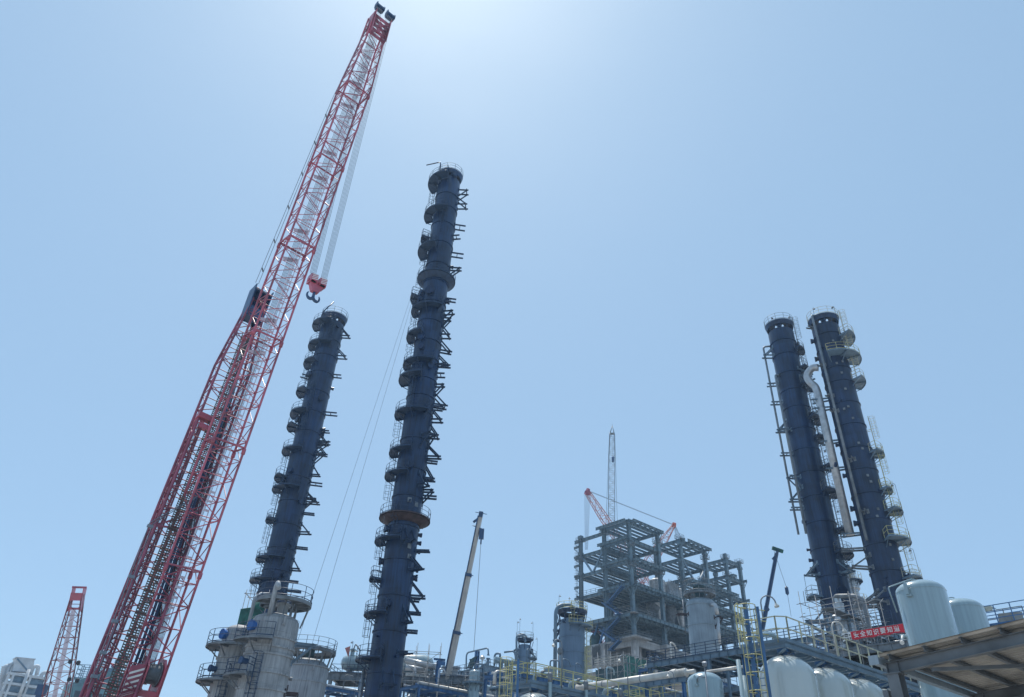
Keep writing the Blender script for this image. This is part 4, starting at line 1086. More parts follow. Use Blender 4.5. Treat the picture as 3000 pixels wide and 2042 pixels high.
# ---- left vessels
z5 = zm(600, 1650, 4.035); z5b = zm(600, 1800, 6.537)
T1 = vessel('pressure_vessel', 'largest mottled grey vessel with stained welds below the left dark column', 'vessel', z5(865, 600), 66, 1.92, None, M['vess'],
            [1650+y/4.035 for y in (850, 960, 1050, 1265, 1460)], .42, lug=(-72,))
R = T1.R_
mb = MB(); random.seed(8)
for y in (680, 850, 1010, 1085, 1275, 1460):
    z = zaxis(T1, 1650+y/4.035); mb.arc(R+.004, z, 180, 360, .018, sides=4, step=6)
for a, y0, y1 in ((-78, 690, 850), (-75, 1010, 1085), (-88, 1275, 1460), (-120, 1090, 1270)):
    mb.bar(pol(a, R+.005, zaxis(T1, 1650+y0/4.035)), pol(a, R+.005, zaxis(T1, 1650+y1/4.035)), .03)
T1.part('weld_lines', mb, M['vess2'])
zc = T1.zt
d = MB(); d.sector(1.0, R+.35, zc+.95, zc+1.03, -180, 150, step=8); d.sector(R+.3, R+.38, zc+.75, zc+1.04, -180, 150, step=8)
for a in (-170, -130, -85, -50, -15, 20, 55, 100, 140):
    d.ib(pol(a, .9, zc+.82), pol(a, R+.35, zc+.82), .1, .2); d.bar(pol(a, R*.6, zc-.35), pol(a, R*.6, zc+.8), .12)
for a in (-15, 20, 60): d.bar(pol(a, R-.1, zc-.8), pol(a, R+.3, zc+.8), .1)
p = T1.part('top_platform', d, M['gsteel']); p.location = (.32, .1, 0); rl = MB(); arcrail(rl, R+.35, zc+1.03, -180, 150); T1.part('railing', rl, M['dsteel'], p)
mb = MB(); mb.lathe([(.45, zc-.2), (.45, zc+.6), (.62, zc+.6), (.62, zc+.8)], 20, (.3, -.2, 0)); T1.part('top_nozzle', mb, M['vess2'])
mb = MB(); a = T1.P(*z5(748, 680), 64.6); b = T1.P(*z5(845, 260), 63.8); mb.pipe([a-UP*.3, a+(b-a)*.96, b+V((.1, -.1, .25)), b+V((.25, -.5, -.35))], .19, 14, bend=.6); T1.part('vent_pipe', mb, M['vess2'])
mb = MB(); mb.lathe([(.36, 0), (.36, .1)], 16, a-UP*.3); T1.part('pipe_flange', mb, M['gsteel'])
def side_platform(T, x, y, a0, a1, wd, D, mat_=None):
    z = T.P(x, y, D).z; return platform(T, T.R_, z, a0, a1, wd, dm=M['gsteel'], rm=M['dsteel'])
side_platform(T1, *z5(420, 915), 195, 270, 1.15, 66); side_platform(T1, *z5(320, 1330), 170, 243, 1.2, 66)
ladder(T1, R, 252, 2, zaxis(T1, 1650+1130/4.035), M['dsteel'])
nozzle(T1, R, 212, zaxis(T1, 1650+800/4.035), .34, .3, M['tblue']); nozzle(T1, R, 215, zaxis(T1, 1650+1215/4.035), .22, .5, M['boomd']); nozzle(T1, R, 8, zaxis(T1, 1650+1330/4.035), .12, .2, M['gsteel'])
bracket(T1, R, 2, zaxis(T1, 1650+925/4.035), 'down', 1.7, M['bluegrey'])
bracket(T1, R, -5, zaxis(T1, 1650+1520/4.035), 'pair', 1.0, M['rust'])
T0 = vessel('pressure_vessel', 'narrower grey vessel half hidden behind the largest mottled grey vessel', 'vessel', z5(470, 735), 70, 1.55, None, M['vess'], [1650+y/4.035 for y in (1100, 1300)], .5)
side_platform(T0, *z5(190, 985), 150, 275, 1.15, 70); side_platform(T0, *z5(90, 1400), 150, 262, 1.2, 70)
ladder(T0, T0.R_, 180, zaxis(T0, 1650+1400/4.035), zaxis(T0, 1650+1010/4.035), M['dsteel'])
ladder(T0, T0.R_, 255, 2, zaxis(T0, 1650+1395/4.035), M['dsteel'])
nozzle(T0, T0.R_, 212, zaxis(T0, 1650+890/4.035), .34, .3, M['tblue']); nozzle(T0, T0.R_, 205, zaxis(T0, 1650+1290/4.035), .22, .5, M['boomd'])
mb = MB(); a = T0.P(*z5(515, 730), 69); b = T0.P(*z5(590, 430), 68.5); c = T0.P(*z5(700, 365), 69); e = T0.P(*z5(910, 410), 70)
mb.tube(smooth([a, a+(b-a)*.6, b, b+(c-b)*.55+UP*.2, c, c+(e-c)*.5+UP*.1, e]), .15, 12); T0.part('vent_pipe', mb, M['vess2'])
T2 = vessel('pressure_vessel', 'pale grey vessel with a railed top ring left of the tallest column foot', 'vessel', z5(1235, 1125), 92, 2.42, None, M['vess2'], [1650+1215/4.035, 1650+1370/4.035], .5, lug=(-75,))
zc = T2.zt; R = T2.R_; d = MB(); d.sector(R*.55, R+.45, zc+.75, zc+.85, 0, 360, step=8); d.sector(R+.4, R+.5, zc+.5, zc+.86, 0, 360, step=8)
for a in range(0, 360, 30): d.bar(pol(a, R*.7, zc-.6), pol(a, R*.7, zc+.7), .12); d.bar(pol(a, R, zc-1.1), pol(a, R+.4, zc+.6), .12)
p = T2.part('top_platform', d, M['gsteel']); rl = MB(); arcrail(rl, R+.45, zc+.85, 0, 360); T2.part('railing', rl, M['dsteel'], p)
mb = MB(); mb.lathe([(.5, zc-.2), (.5, zc+1.0), (.7, zc+1.0), (.7, zc+1.15)], 18); T2.part('top_nozzle', mb, M['tarp'])
mb = MB(); mb.arc(R+.06, zaxis(T2, 1650+1240/4.035), 0, 360, .09, sides=6); T2.part('stiffener_ring', mb, M['vess2'])
bracket(T2, R, 212, zaxis(T2, 1650+1520/4.035), 'pair', .9, M['rust'])
# green tarpaulin on scaffolding behind
G = Thing('tarpaulin', 'torn green tarpaulin sheet draped at the foot of the left dark column', 'tarpaulin', site(*z5(450, 600), 78)[:2], 0)
mb = MB(); P_ = [z5(425, 540), z5(550, 520), z5(640, 400), z5(780, 375), z5(775, 440), z5(640, 600), z5(540, 735), z5(370, 780)]
pp = [G.P(x, y, 78) for x, y in P_]; cc = sum(pp, V((0, 0, 0)))/len(pp)
vs = [cc+V((0, -.8, 0))]+pp; n = len(pp); vs += [v_+V((.1, .25, 0)) for v_ in vs]
fs = [(0, 1+i, 1+(i+1) % n) for i in range(n)]+[(n+1, n+2+(i+1) % n, n+2+i) for i in range(n)]+[(1+i, n+2+i, n+2+(i+1) % n, 1+(i+1) % n) for i in range(n)]
mb.add(vs, fs); G.part('sheet', mb, M['green'])
mb = MB(); scaf(mb, G.P(*z5(430, 600), 78.5).x, G.P(*z5(780, 400), 78.5).x, .4, 1.8, 0, G.P(*z5(640, 380), 78.5).z, 1.8, 1.4, 1.9, .035, seed=9); G.part('support_frame', mb, M['gsteel'])

# ---- drum on a steel deck behind the tallest column
zd = zm(940, 1850, 5.81)
c0 = site(*zd(160, 690), 115); az0 = math.atan2(c0.x, c0.y)
K = Thing('drum_deck', 'grey steel deck with railing left of the tallest column foot, carrying a drum', 'platform', c0[:2], -az0-.30)
zk = c0.z
a = V((0, 0, zk)); mb = MB(); LN = 22
for y in (0, 5): mb.ib((-.5, y, zk-.55), (LN, y, zk-.55), .4, 1.0)
for x in range(0, LN+1, 3): mb.ib((x, 0, zk-.5), (x, 5, zk-.5), .3, .6)
K.part('deck_beams', mb, M['gsteel'])
mb = MB(); mb.box((LN/2, 2.5, zk+.03), LN, 5, .06); K.part('deck_plate', mb, M['gsteel'])
mb = MB(); railing(mb, [(0, 5, zk), (0, 0, zk), (LN, 0, zk)], 1.1, 1.7, .03); K.part('railing', mb, M['dsteel'])
for x in (0.2, 7.5, 15, 21.5):
    for y in (.1, 4.9): mb = MB(); mb.ib((x, y, 0), (x, y, zk-1.05), .45, .45, up=V((0, 1, 0))); K.part('leg', mb, M['gsteel'])
for zz in (zk-4.0, zk-8.5):
    mb = MB()
    for y in (0.1, 4.9): mb.ib((0, y, zz), (LN, y, zz), .3, .7)
    for x in (0, 4, 7.5, 11, 15, 18, 21.5): mb.ib((x, 0, zz), (x, 5, zz), .25, .5)
    mb.box((LN/2+1, 2.5, zz+.4), LN-4, 4.6, .08); K.part('lower_deck', mb, M['dsteel'])
mb = MB(); mb.bar((0.3, 0, zk-4.5), (7.3, 0, zk-1.2), .25); mb.bar((8, 0, zk-8), (14.8, 0, zk-4.6), .25); mb.bar((0.3, 0, zk-8.8), (7.3, 0, zk-12), .25); K.part('diagonal_brace', mb, M['gsteel'])
lamp_mast(K, (2.6, .2, zk), 4.3, side=-.4)
Dm = Thing('horizontal_drum', 'pale horizontal drum vessel lying on the railed deck by the tallest column', 'drum', (c0 + Matrix.Rotation(-az0-.30, 3, 'Z') @ V((1.2, 2.5, 0)))[:2], -az0-.30, z=zk)
ax = (1, 0, .0); rr = 1.1
mb = MB(); mb.lathe([(.1, -.6), (.5, -.5), (.9, -.2), (rr, .4), (rr, 4.3), (1.5, 6.2), (1.5, 12), (1.0, 13), (.2, 13.3)], 36, (0, 0, 1.75), axis=V(ax)); Dm.part('shell', mb, M['tank'])
mb = MB()
for x in (.9, 3.8, 9): mb.box((x, 0, .6), .4, 2.0, 1.2)
Dm.part('saddle', mb, M['gsteel'])
mb = MB(); mb.lathe([(.32, 0), (.32, .7), (.6, .7), (.6, .85), (.42, .86), (.42, 1.0)], 18, (.9, 0, 2.7)); Dm.part('top_nozzle', mb, M['tank'])
mb = MB()
for k in (0, .35): mb.arc(rr+.08, 0, 0, 360, .03); 
mb = MB(); mb.pipe([(2.4, -1.3, .4), (2.4, -1.5, 3.3), (1.5, -1.2, 4.2), (1.1, -.7, 3.2)], .09, 8); Dm.part('level_pipe', mb, M['gsteel'])
F = Thing('warning_flag', 'small faded red flag on a pole at the drum deck railing', 'flag', site(*zd(452, 560), 114)[:2], 0, z=site(*zd(452, 560), 114).z)
mb = MB(); mb.tube([(0, 0, -.5), (0, 0, 2.6)], .03, 6); F.part('pole', mb, M['pend'])
mb = MB(); mb.poly([(0, 0, 2.5), (-.75, .05, 2.2), (-.2, .1, 1.2), (0, 0, 1.0)], .02, (0, 1, 0)); F.part('cloth', mb, M['coral'])

# ---- pipes and scaffold right of the tallest column
def pxpipe(T, pts, D, r, mat_, name='pipe_run', flange=False, n=14, bend=None):
    P_ = [T.P(x, y, D if not isinstance(D, (list, tuple)) else D[i]) for i, (x, y) in enumerate(pts)]
    mb = MB(); mb.pipe(P_, r, n, bend=bend or r*2.5)
    if flange:
        dr = (P_[-1]-P_[-2]).normalized(); mb.lathe([(r, 0), (r*1.4, 0), (r*1.4, .1), (r, .12), (r, .18), (r*1.4, .2), (r*1.4, .3)], 18, P_[-1]-dr*.3, axis=dr)
    return T.part(name, mb, mat_)
c = site(*zd(1700, 700), 108)
X = Thing('exchanger_rack', 'silvery headers and scaffold poles on a deck right of the tallest column foot', 'pipe rack', c[:2], 0)
pxpipe(X, [zd(1440, 490), zd(1960, 610)], 108, .40, M['clad'], 'header_pipe', True)
pxpipe(X, [zd(1440, 610), zd(1770, 660)], 109, .38, M['clad'], 'header_pipe', True)
pxpipe(X, [zd(1890, 620), zd(1890, 790), zd(1760, 840)], 108, .27, M['gsteel'], 'elbow_pipe')
pxpipe(X, [zd(1600, 590), zd(1600, 850)], 107.5, .22, M['clad'], 'branch_pipe')
pxpipe(X, [zd(1440, 740), zd(1760, 770), zd(1830, 830)], 109, .3, M['cladw'], 'branch_pipe')
mb = MB(); a = X.P(*zd(1700, 860), 108); mb.lathe([(1.35, -a.z), (1.35, -2.6), (1.35, -1.2), (.9, -.8), (.3, -.6)], 30, a); X.part('receiver_vessel', mb, M['colgrey'])
mb = MB(); q = X.P(*zd(1770, 1010), 106); mb.lathe([(.6, -.9), (.6, 0), (.75, 0), (.75, .15)], 20, q, axis=V((.5, -.8, 0))); X.part('manway', mb, M['dsteel'])
mb = MB(); z = X.P(*zd(1960, 860), 108).z; x0 = X.P(*zd(1430, 800), 108).x; x1 = X.P(*zd(1990, 860), 108).x
for y in (-2, 3): mb.ib((x0, y, z), (x1, y, z-.1), .25, .4)
k = x0
while k < x1: mb.ib((k, -2, z), (k, 3, z), .15, .25); mb.ib((k, -2, z-4), (k, 3, z-4), .15, .25); k += 1.3
for y in (-2, 3): mb.ib((x0, y, z-4), (x1, y, z-4.1), .25, .4)
for x in (x0+.3, (x0+x1)/2, x1-.3):
    for y in (-2, 3): mb.ib((x, y, 0), (x, y, z-.2), .25, .25, up=V((0, 1, 0)))
X.part('deck_frame', mb, M['gsteel'])
mb = MB(); scaf(mb, x0-.2, x1+.2, -3, -1.6, 0, z+3.2, 1.7, 1.4, 1.25, .035, seed=12, ext=1.6); X.part('scaffold_tubes', mb, M['bamboo'])
bc = Thing('steel_post', 'blue steel post with a cap beam standing left of the cream telescopic boom', 'post', site(1286, 1940, 104)[:2], .5)
zt = site(1290, 1936, 104).z; mb = MB(); mb.ib((0, 0, 0), (0, 0, zt), .5, .45, up=V((0, 1, 0))); bc.part('shaft', mb, M['blue'])
mb = MB(); mb.ib((-.8, 0, zt+.12), (.9, 0, zt+.2), .3, .24); mb.box((.45, .02, zt-.25), .9, .3, .5); bc.part('cap_beam', mb, M['blue'])
zc_ = zm(1270, 1800, 6.537)
E1 = vessel('knockout_drum', 'pale vessel with a wheel-like manway just behind the cream telescopic boom', 'vessel', zc_(290, 1120), 116, 1.25, None, M['vess2'], [], .12)
mb = MB(); a = E1.P(*zc_(395, 1285), 112); dr = (E1.L(EYE)-a); dr.z = 0; dr.normalize(); mb.lathe([(.7, -.8), (.7, .0), (.55, .05), (.5, -.1)], 20, a, axis=dr); mb.bar(a-V((.5, 0, 0)), a+V((.5, 0, 0)), .1); mb.bar(a-UP*.5, a+UP*.5, .1); E1.part('manway', mb, M['gsteel'])
for x in (225, 415):
    mb = MB(); a = E1.P(*zc_(x, 1130), 115); mb.lathe([(.55, -1), (.42, 0), (.42, .9), (.65, .9), (.65, 1.2)], 18, a-UP*.3); E1.part('top_nozzle', mb, M['vess2'])
pp_ = Thing('insulated_pipe', 'thick cream insulated pipe bending upward behind the cream telescopic boom', 'pipe', site(*zc_(700, 1300), 114)[:2], 0)
pxpipe(pp_, [zc_(455, 1280), zc_(740, 1335), zc_(830, 1230), zc_(940, 1270)], [113, 113, 114, 116], .38, M['cladw'], 'pipe_run')
pxpipe(pp_, [zc_(455, 1280), zc_(490, 1288)], 113, .5, M['gsteel'], 'flange')
pxpipe(pp_, [zc_(700, 1340), zc_(690, 1480)], 113, .2, M['gsteel'], 'support')
d2_ = Thing('horizontal_drum', 'pale green horizontal drum under the middle pipe deck', 'drum', site(*zc_(1100, 1480), 122)[:2], 0)
mb = MB(); a, b = d2_.P(*zc_(870, 1440), 122), d2_.P(*zc_(1480, 1540), 126); dr = (b-a).normalized(); L = (b-a).length
mb.lathe([(.1, -.5), (.6, -.2), (.85, .4), (.85, L*.5), (.85, L), (.6, L+.5)], 30, a, axis=dr)
for k in range(1, 6): mb.lathe([(.84, -.05), (.89, -.05), (.89, .05), (.84, .05)], 30, a+dr*L*k/6, axis=dr)
d2_.part('shell', mb, M['tank']); mb = MB()
for k in (.2, .8): mb.box(a+dr*L*k-UP*(a.z/2+.6), .5, 1.8, a.z-1.0)
d2_.part('saddle', mb, M['gsteel'])
mb = MB(); o = site(*zc_(650, 1450), 110); SB = Thing('scaffolding', 'bare tube scaffolding tangle below the middle pipe deck', 'scaffolding', o[:2], .25)
z = o.z; scaf(mb, -6, 7, 0, 2.5, 0, z+1.8, 1.9, 1.3, 1.35, .04, seed=21, ext=1.4); SB.part('tubes', mb, M['bamboo'])
mb = MB(); random.seed(14)
for k in range(24):
    x = random.uniform(-5, 6); y = random.uniform(0, 2.4); zz = z-random.uniform(0, 5); mb.tube([(x, y, zz), (x+random.uniform(-3, 3), y+random.uniform(-.5, .5), zz+random.uniform(-.3, 2.2))], .035, 4)
SB.part('brace_tubes', mb, M['bamboo'])['kind'] = 'stuff'

# ---- middle pipe deck (small column, exchanger, frames)
mo = site(*zc_(1085, 985), 140)
MD = Thing('pipe_deck', 'blue-grey steel deck with piping and railing, left of the small blue column', 'platform', mo[:2], GR)
zm_ = mo.z; LY, LX = 10.5, 12
mb = MB()
for x in (0, 6, LX): mb.ib((x, 0, zm_-.5), (x, LY, zm_-.5), .4, .95)
for y in (0, LY/2, LY): mb.ib((0, y, zm_-.5), (LX, y, zm_-.5), .4, .95)
for k in range(1, 6): mb.ib((0, LY*k/6, zm_-.35), (LX, LY*k/6, zm_-.35), .2, .4)
MD.part('deck_beams', mb, M['bluegrey'])
mb = MB()
for k in range(int(LX/.35)): mb.bar((.1+k*.35, .1, zm_+.03), (.1+k*.35, LY-.1, zm_+.03), .22, .05)
MD.part('grating', mb, M['grat'])
mb = MB(); railing(mb, [(LX, 0, zm_), (0, 0, zm_), (0, LY, zm_), (LX, LY, zm_)], 1.1, 1.6, .03); MD.part('railing', mb, M['gsteel'])
for x in (.2, LX-.2):
    for y in (.2, LY-.2): mb = MB(); mb.ib((x, y, 0), (x, y, zm_-1), .6, .6, up=V((0, 1, 0))); MD.part('leg', mb, M['blue'])
mb = MB(); mb.bar((.3, 0, zm_-1.2), (7, 0, zm_-8), .35); mb.bar((7.2, 0, zm_-5.5), (3, 0, zm_-9), .3); mb.ib((0, 0, zm_-6.5), (LX, 0, zm_-6.6), .3, .6); mb.ib((0, 0, zm_-6.5), (0, LY, zm_-6.5), .3, .6); MD.part('diagonal_brace', mb, M['blue'])
PU = Thing('piping_set', 'dark goalpost-shaped pipes standing on the middle pipe deck', 'pipework', mo[:2], GR, z=zm_)
def on(T, x, y, v): return T.PX(*zc_(x, y), v)
mb = MB(); mb.pipe([on(PU, 625, 1050, 1.5), on(PU, 630, 735, 1.5), on(PU, 1050, 640, 1.5), on(PU, 1050, 785, 1.5)], .15, 12, bend=.9); PU.part('goalpost_pipe', mb, M['bluegrey'])
mb = MB(); a = on(PU, 1050, 785, 1.5); mb.lathe([(.15, 0), (.25, 0), (.25, .15), (.15, .15)], 14, a); PU.part('flange', mb, M['bluegrey'])
for x in (820, 860): mb = MB(); mb.ib(V((1.5, on(PU, x, 700, 1.5).y, 0)), on(PU, x, 700, 1.5), .4, .4, up=V((1, 0, 0))); PU.part('support_post', mb, M['blue'])
mb = MB(); mb.pipe([on(PU, 1165, 985, 4), on(PU, 1170, 750, 4), on(PU, 1280, 750, 4), on(PU, 1270, 830, 4)], .19, 12, bend=1.0); PU.part('hook_pipe', mb, M['bluegrey'])
mb = MB(); a = on(PU, 1042, 960, 1); mb.lathe([(.25, -.8), (.25, .3), (.4, .3), (.4, .5), (.25, .5), (.25, .9), (.4, .9), (.4, 1.1)], 14, a); mb.pipe([a+V((0, 2.2, -.6)), a+V((0, 1.6, .1)), a+V((0, .2, 0))], .2, 10); PU.part('valve', mb, M['bluegrey'])
mb = MB(); a = on(PU, 935, 850, 1.2); mb.lathe([(.1, -1.8), (.12, -.2), (.5, 0), (.5, .3), (.15, .6)], 14, a); PU.part('valve_wheel', mb, M['cladw'])
tp_ = MB(); rn = random.Random(3)
def sheet(mb, P4, n, m_, amp, th, seed=1):
    rn = random.Random(seed); a, b, c, d = [V(p) for p in P4]; vs = []; nn = (b-a).cross(d-a).normalized()
    for i in range(n+1):
        for j in range(m_+1):
            u, v = i/n, j/m_; p = a*(1-u)*(1-v)+b*u*(1-v)+c*u*v+d*(1-u)*v
            e_ = math.sin(u*math.pi)*math.sin(v*math.pi); vs.append(p+nn*(rn.uniform(-1, 1)*amp+math.sin(u*9+v*4)*amp)-UP*e_*amp*2)
    o = len(vs); vs += [v_+nn*th for v_ in vs]; fs = []
    for i in range(n):
        for j in range(m_): q = i*(m_+1)+j; fs += [(q, q+m_+1, q+m_+2, q+1), (o+q, o+q+1, o+q+m_+2, o+q+m_+1)]
    mb.add(vs, fs, True)
sheet(tp_, [PU.PX(*zc_(690, 860), 1.2), PU.PX(*zc_(845, 790), 1.2), PU.PX(*zc_(740, 1050), 1.2), PU.PX(*zc_(640, 1030), 1.2)], 10, 8, .12, .03)
single('tarpaulin', tp_, M['tarp'], 'dark tarpaulin hanging on the goalpost-shaped pipes of the middle deck', 'tarpaulin', tuple(V((mo.x, mo.y, zm_))), GR)
EX = Thing('exchanger', 'long pale tapered exchanger lying on the middle pipe deck', 'heat exchanger', mo[:2], GR, z=zm_)
a, b = EX.PY(*zc_(1185, 870), 2.2), EX.PY(*zc_(1600, 935), 2.2); mb = MB(); dr = (b-a).normalized(); L = (b-a).length
mb.lathe([(.2, -.2), (.6, 0), (.6, 1.0), (.42, 1.8), (.42, L*.9), (.55, L*.9), (.55, L)], 28, a, axis=dr); EX.part('shell', mb, M['tank'])
mb = MB()
for k in (.25, .75): mb.box(a+dr*L*k-UP*(a.z/2), .3, .8, a.z)
EX.part('saddle', mb, M['bluegrey']); mb = MB(); mb.lathe([(.35, -1.9), (.35, -.2)], 16, a+dr*2.8); mb.lathe([(.45, -1.7), (.45, -1.5)], 16, a+dr*2.8); EX.part('bottom_nozzle', mb, M['bluegrey'])

# ---- small blue column
CS = vessel('process_vessel', 'small slim blue-grey column with a railed top and swan-neck pipe', 'column', zc_(1745, 575), 145, 1.22, None, M['colblue'], [1800+y/6.537 for y in (605, 790, 930)], .3)
R = 1.22; zc = CS.z1+.25
d = MB(); d.sector(.5, R+.45, zc+.95, zc+1.03, 0, 360, step=10); d.sector(R+.1, R+.48, zc+.6, zc+.949, 0, 360, step=10, r1b=R)
for a in range(0, 360, 45): d.bar(pol(a, R, zc-1.0), pol(a, R+.45, zc+.7), .1)
p = CS.part('top_platform', d, M['dsteel']); rl = MB(); arcrail(rl, R+.45, zc+1.03, 0, 360, r=.03, hr=1.1) if False else arcrail(rl, R+.45, zc+1.03, 0, 360, r=.03); CS.part('railing', rl, M['gsteel'], p)
for q in ([(1590, 980), (1590, 410), (1700, 400), (1760, 480), (1755, 540)],): pxpipe(CS, [zc_(*w) for w in q], 143.5, .2, M['bluegrey'], 'swan_neck_pipe', bend=1.2)
pxpipe(CS, [zc_(1650, 372), zc_(1740, 385), zc_(1785, 430), zc_(1782, 500)], 144, .16, M['bluegrey'], 'vent_pipe')
platform(CS, R, zaxis(CS, 1800+835/6.537), -50, 30, 1.2, dm=M['bluegrey'], rm=M['gsteel'])
ladder(CS, R, -12, 12, zaxis(CS, 1800+830/6.537), M['gsteel'])
bracket(CS, R, 200, zaxis(CS, 1800+700/6.537), 'down', .8, M['bluegrey']); nozzle(CS, R, -8, zaxis(CS, 1800+715/6.537), .45, .3, M['dsteel'])
for a, h, s in ((160, 3.4, .4), (130, 4.2, -.0), (20, 3.4, -.5)): lamp_mast(CS, pol(a, R+.4, zc+1), h, M['bluegrey'], s or .1)
lamp_mast(CS, pol(-10, R+1.2, zaxis(CS, 1800+835/6.537)), 3.6, M['bluegrey'], -.4)
pxpipe(CS, [zc_(1350, 725), zc_(1540, 700), zc_(1570, 790), zc_(1570, 930)], 141, .16, M['bluegrey'], 'outlet_pipe', bend=1.0)

# ---- big blue column left of the frame building
zb_ = zm(1200, 1650, 4.036)
C1 = vessel('process_vessel', 'stout blue column with yellow caged ladder left of the steel frame building', 'column', z3(148, 968), 125, 2.12, None, M['colblue'], [1450+y/2.672 for y in (985, 1095, 1215, 1330)], .3)
R = C1.R_; zc = C1.z1+.2
d = MB(); d.sector(R*.5, R+.45, zc+1.5, zc+1.6, 0, 360, step=9); d.sector(R, R+.5, zc+1.0, zc+1.499, 0, 360, step=9, r1b=R+.1, r0b=R-.1)
for a in range(0, 360, 30): d.bar(pol(a, R*.96, zc-.9), pol(a, R+.4, zc+1.3), .12)
p = C1.part('top_platform', d, M['dsteel']); rl = MB(); arcrail(rl, R+.45, zc+1.6, 0, 360, r=.035); C1.part('railing', rl, M['yellow'], p)
platform(C1, R, zaxis(C1, 1450+1035/2.672), -98, 20, 1.35, dm=M['bluegrey'], rm=M['yellow'])
ladder(C1, R, -86, zaxis(C1, 1450+1035/2.672), zc+2.6, M['yellow'], m2=M['yellow'])
ladder(C1, R, -12, 15, zaxis(C1, 1450+1035/2.672), M['yellow'], m2=M['yellow'])
ladder(C1, R, -28, 15, zaxis(C1, 1450+1200/2.672), M['yellow'], m2=M['yellow'])
nozzle(C1, R, 215, zaxis(C1, 1450+1240/2.672), .45, .3, M['gsteel']); nozzle(C1, R, 235, zaxis(C1, 1450+1015/2.672), .16, .3, M['dsteel'])
pxpipe(C1, [z3(15, 1430), z3(22, 862), z3(150, 862), z3(165, 930)], [122.5, 122.5, 124, 125], .30, M['bluegrey'], 'overhead_pipe', bend=2.2, n=20)
for y in (1065, 1145): bracket(C1, R, 178, zaxis(C1, 1450+y/2.672), 'up', 1.0, M['dsteel'])
pxpipe(C1, [z3(48, 1430), z3(45, 1200)], 126, .2, M['cladw'], 'downpipe')
for a, s in ((150, .4), (100, .1)): lamp_mast(C1, pol(a, R+.4, zc+1.6), 3.0, M['bluegrey'], s)

# ---- big grey column right
C2 = vessel('process_vessel', 'stout pale grey column with ring platform in front of the steel frame building', 'column', z3(1150, 808), 125, 2.3, None, M['colgrey'], [1450+y/2.672 for y in (840, 1000, 1155)], .42)
R = C2.R_; zc = C2.zt
d = MB(); d.sector(R*.6, R+.25, zc+.55, zc+.65, 0, 360, step=9); d.sector(R+.2, R+.3, zc+.35, zc+.66, 0, 360, step=9)
for a in range(0, 360, 30): d.bar(pol(a, R*.75, zc-.5), pol(a, R*.75, zc+.6), .12); d.bar(pol(a, R*.5, zc-.2), pol(a, R*.9, zc+.5), .1)
p = C2.part('top_platform', d, M['gsteel']); rl = MB(); arcrail(rl, R+.25, zc+.65, 0, 360, h=1.9, r=.035); C2.part('railing', rl, M['gsteel'], p)
mb = MB(); mb.lathe([(.8, zc-.1), (.8, zc+1.6), (1.0, zc+1.6), (1.0, zc+1.9)], 20); C2.part('top_nozzle', mb, M['tarp'])
pxpipe(C2, [z3(1235, 858), z3(1272, 862), z3(1285, 935)], [123, 122.6, 122.6], .33, M['clad'], 'elbow_pipe', bend=1.3, n=18)
pxpipe(C2, [z3(1290, 960), z3(1304, 1165)], 122.6, .25, M['clad'], 'downpipe')
bracket(C2, R, -20, zaxis(C2, 1450+975/2.672), 'down', 1.1, M['rust']); bracket(C2, R, 195, zaxis(C2, 1450+942/2.672), 'pair', 1.8, M['rust'])
mb = MB()
for k in range(5): mb.bar(pol(178, R+.5, zaxis(C2, 1450+(830+k*60)/2.672)), pol(178, R, zaxis(C2, 1450+(830+k*60)/2.672)), .1)
mb.tube([pol(178, R+.5, zaxis(C2, 1450+815/2.672)), pol(178, R+.5, zaxis(C2, 1450+1080/2.672))], .09, 6); C2.part('level_pipe', mb, M['pend'])
mb = MB(); mb.lathe([(R+.5, 0), (R+.5, zaxis(C2, 1450+1280/2.672)), (R, zaxis(C2, 1450+1265/2.672))], 40); C2.part('skirt', mb, M['colgrey'])

# ================================================================== near platforms, pipe rack, tanks
def grate(mb, x0, x1, y0, y1, z, sp=.14, w=.045):
    n = int((x1-x0)/sp)
    for k in range(n+1): mb.bar((x0+k*sp, y0, z), (x0+k*sp, y1, z), w, .008)
    m_ = max(1, int((y1-y0)/.6))
    for k in range(m_+1): mb.bar((x0, y0+(y1-y0)*k/m_, z-.02), (x1, y0+(y1-y0)*k/m_, z-.02), .03, .01)
def gooseneck(T, base, h, dirv, arm=.45, r=.035, m_=None):
    base = V(base); d = V(dirv).normalized(); mb = MB(); pts = [base, base+UP*h]
    for k in range(1, 8):
        an = math.pi*k/8*1.15; pts.append(base+UP*(h+math.sin(an)*arm*.6)+d*(arm*.6*(1-math.cos(an))))
    mb.tube(pts, r, 8); T.part('pole', mb, m_ or M['pend'])
    q = pts[-1]; mb = MB(); ax = (pts[-1]-pts[-2]).normalized()
    mb.lathe([(.045, -.04), (.07, .03), (.12, .1), (.12, .16), (.09, .18)], 16, q, axis=ax); T.part('lamp_head', mb, M['cladw'])

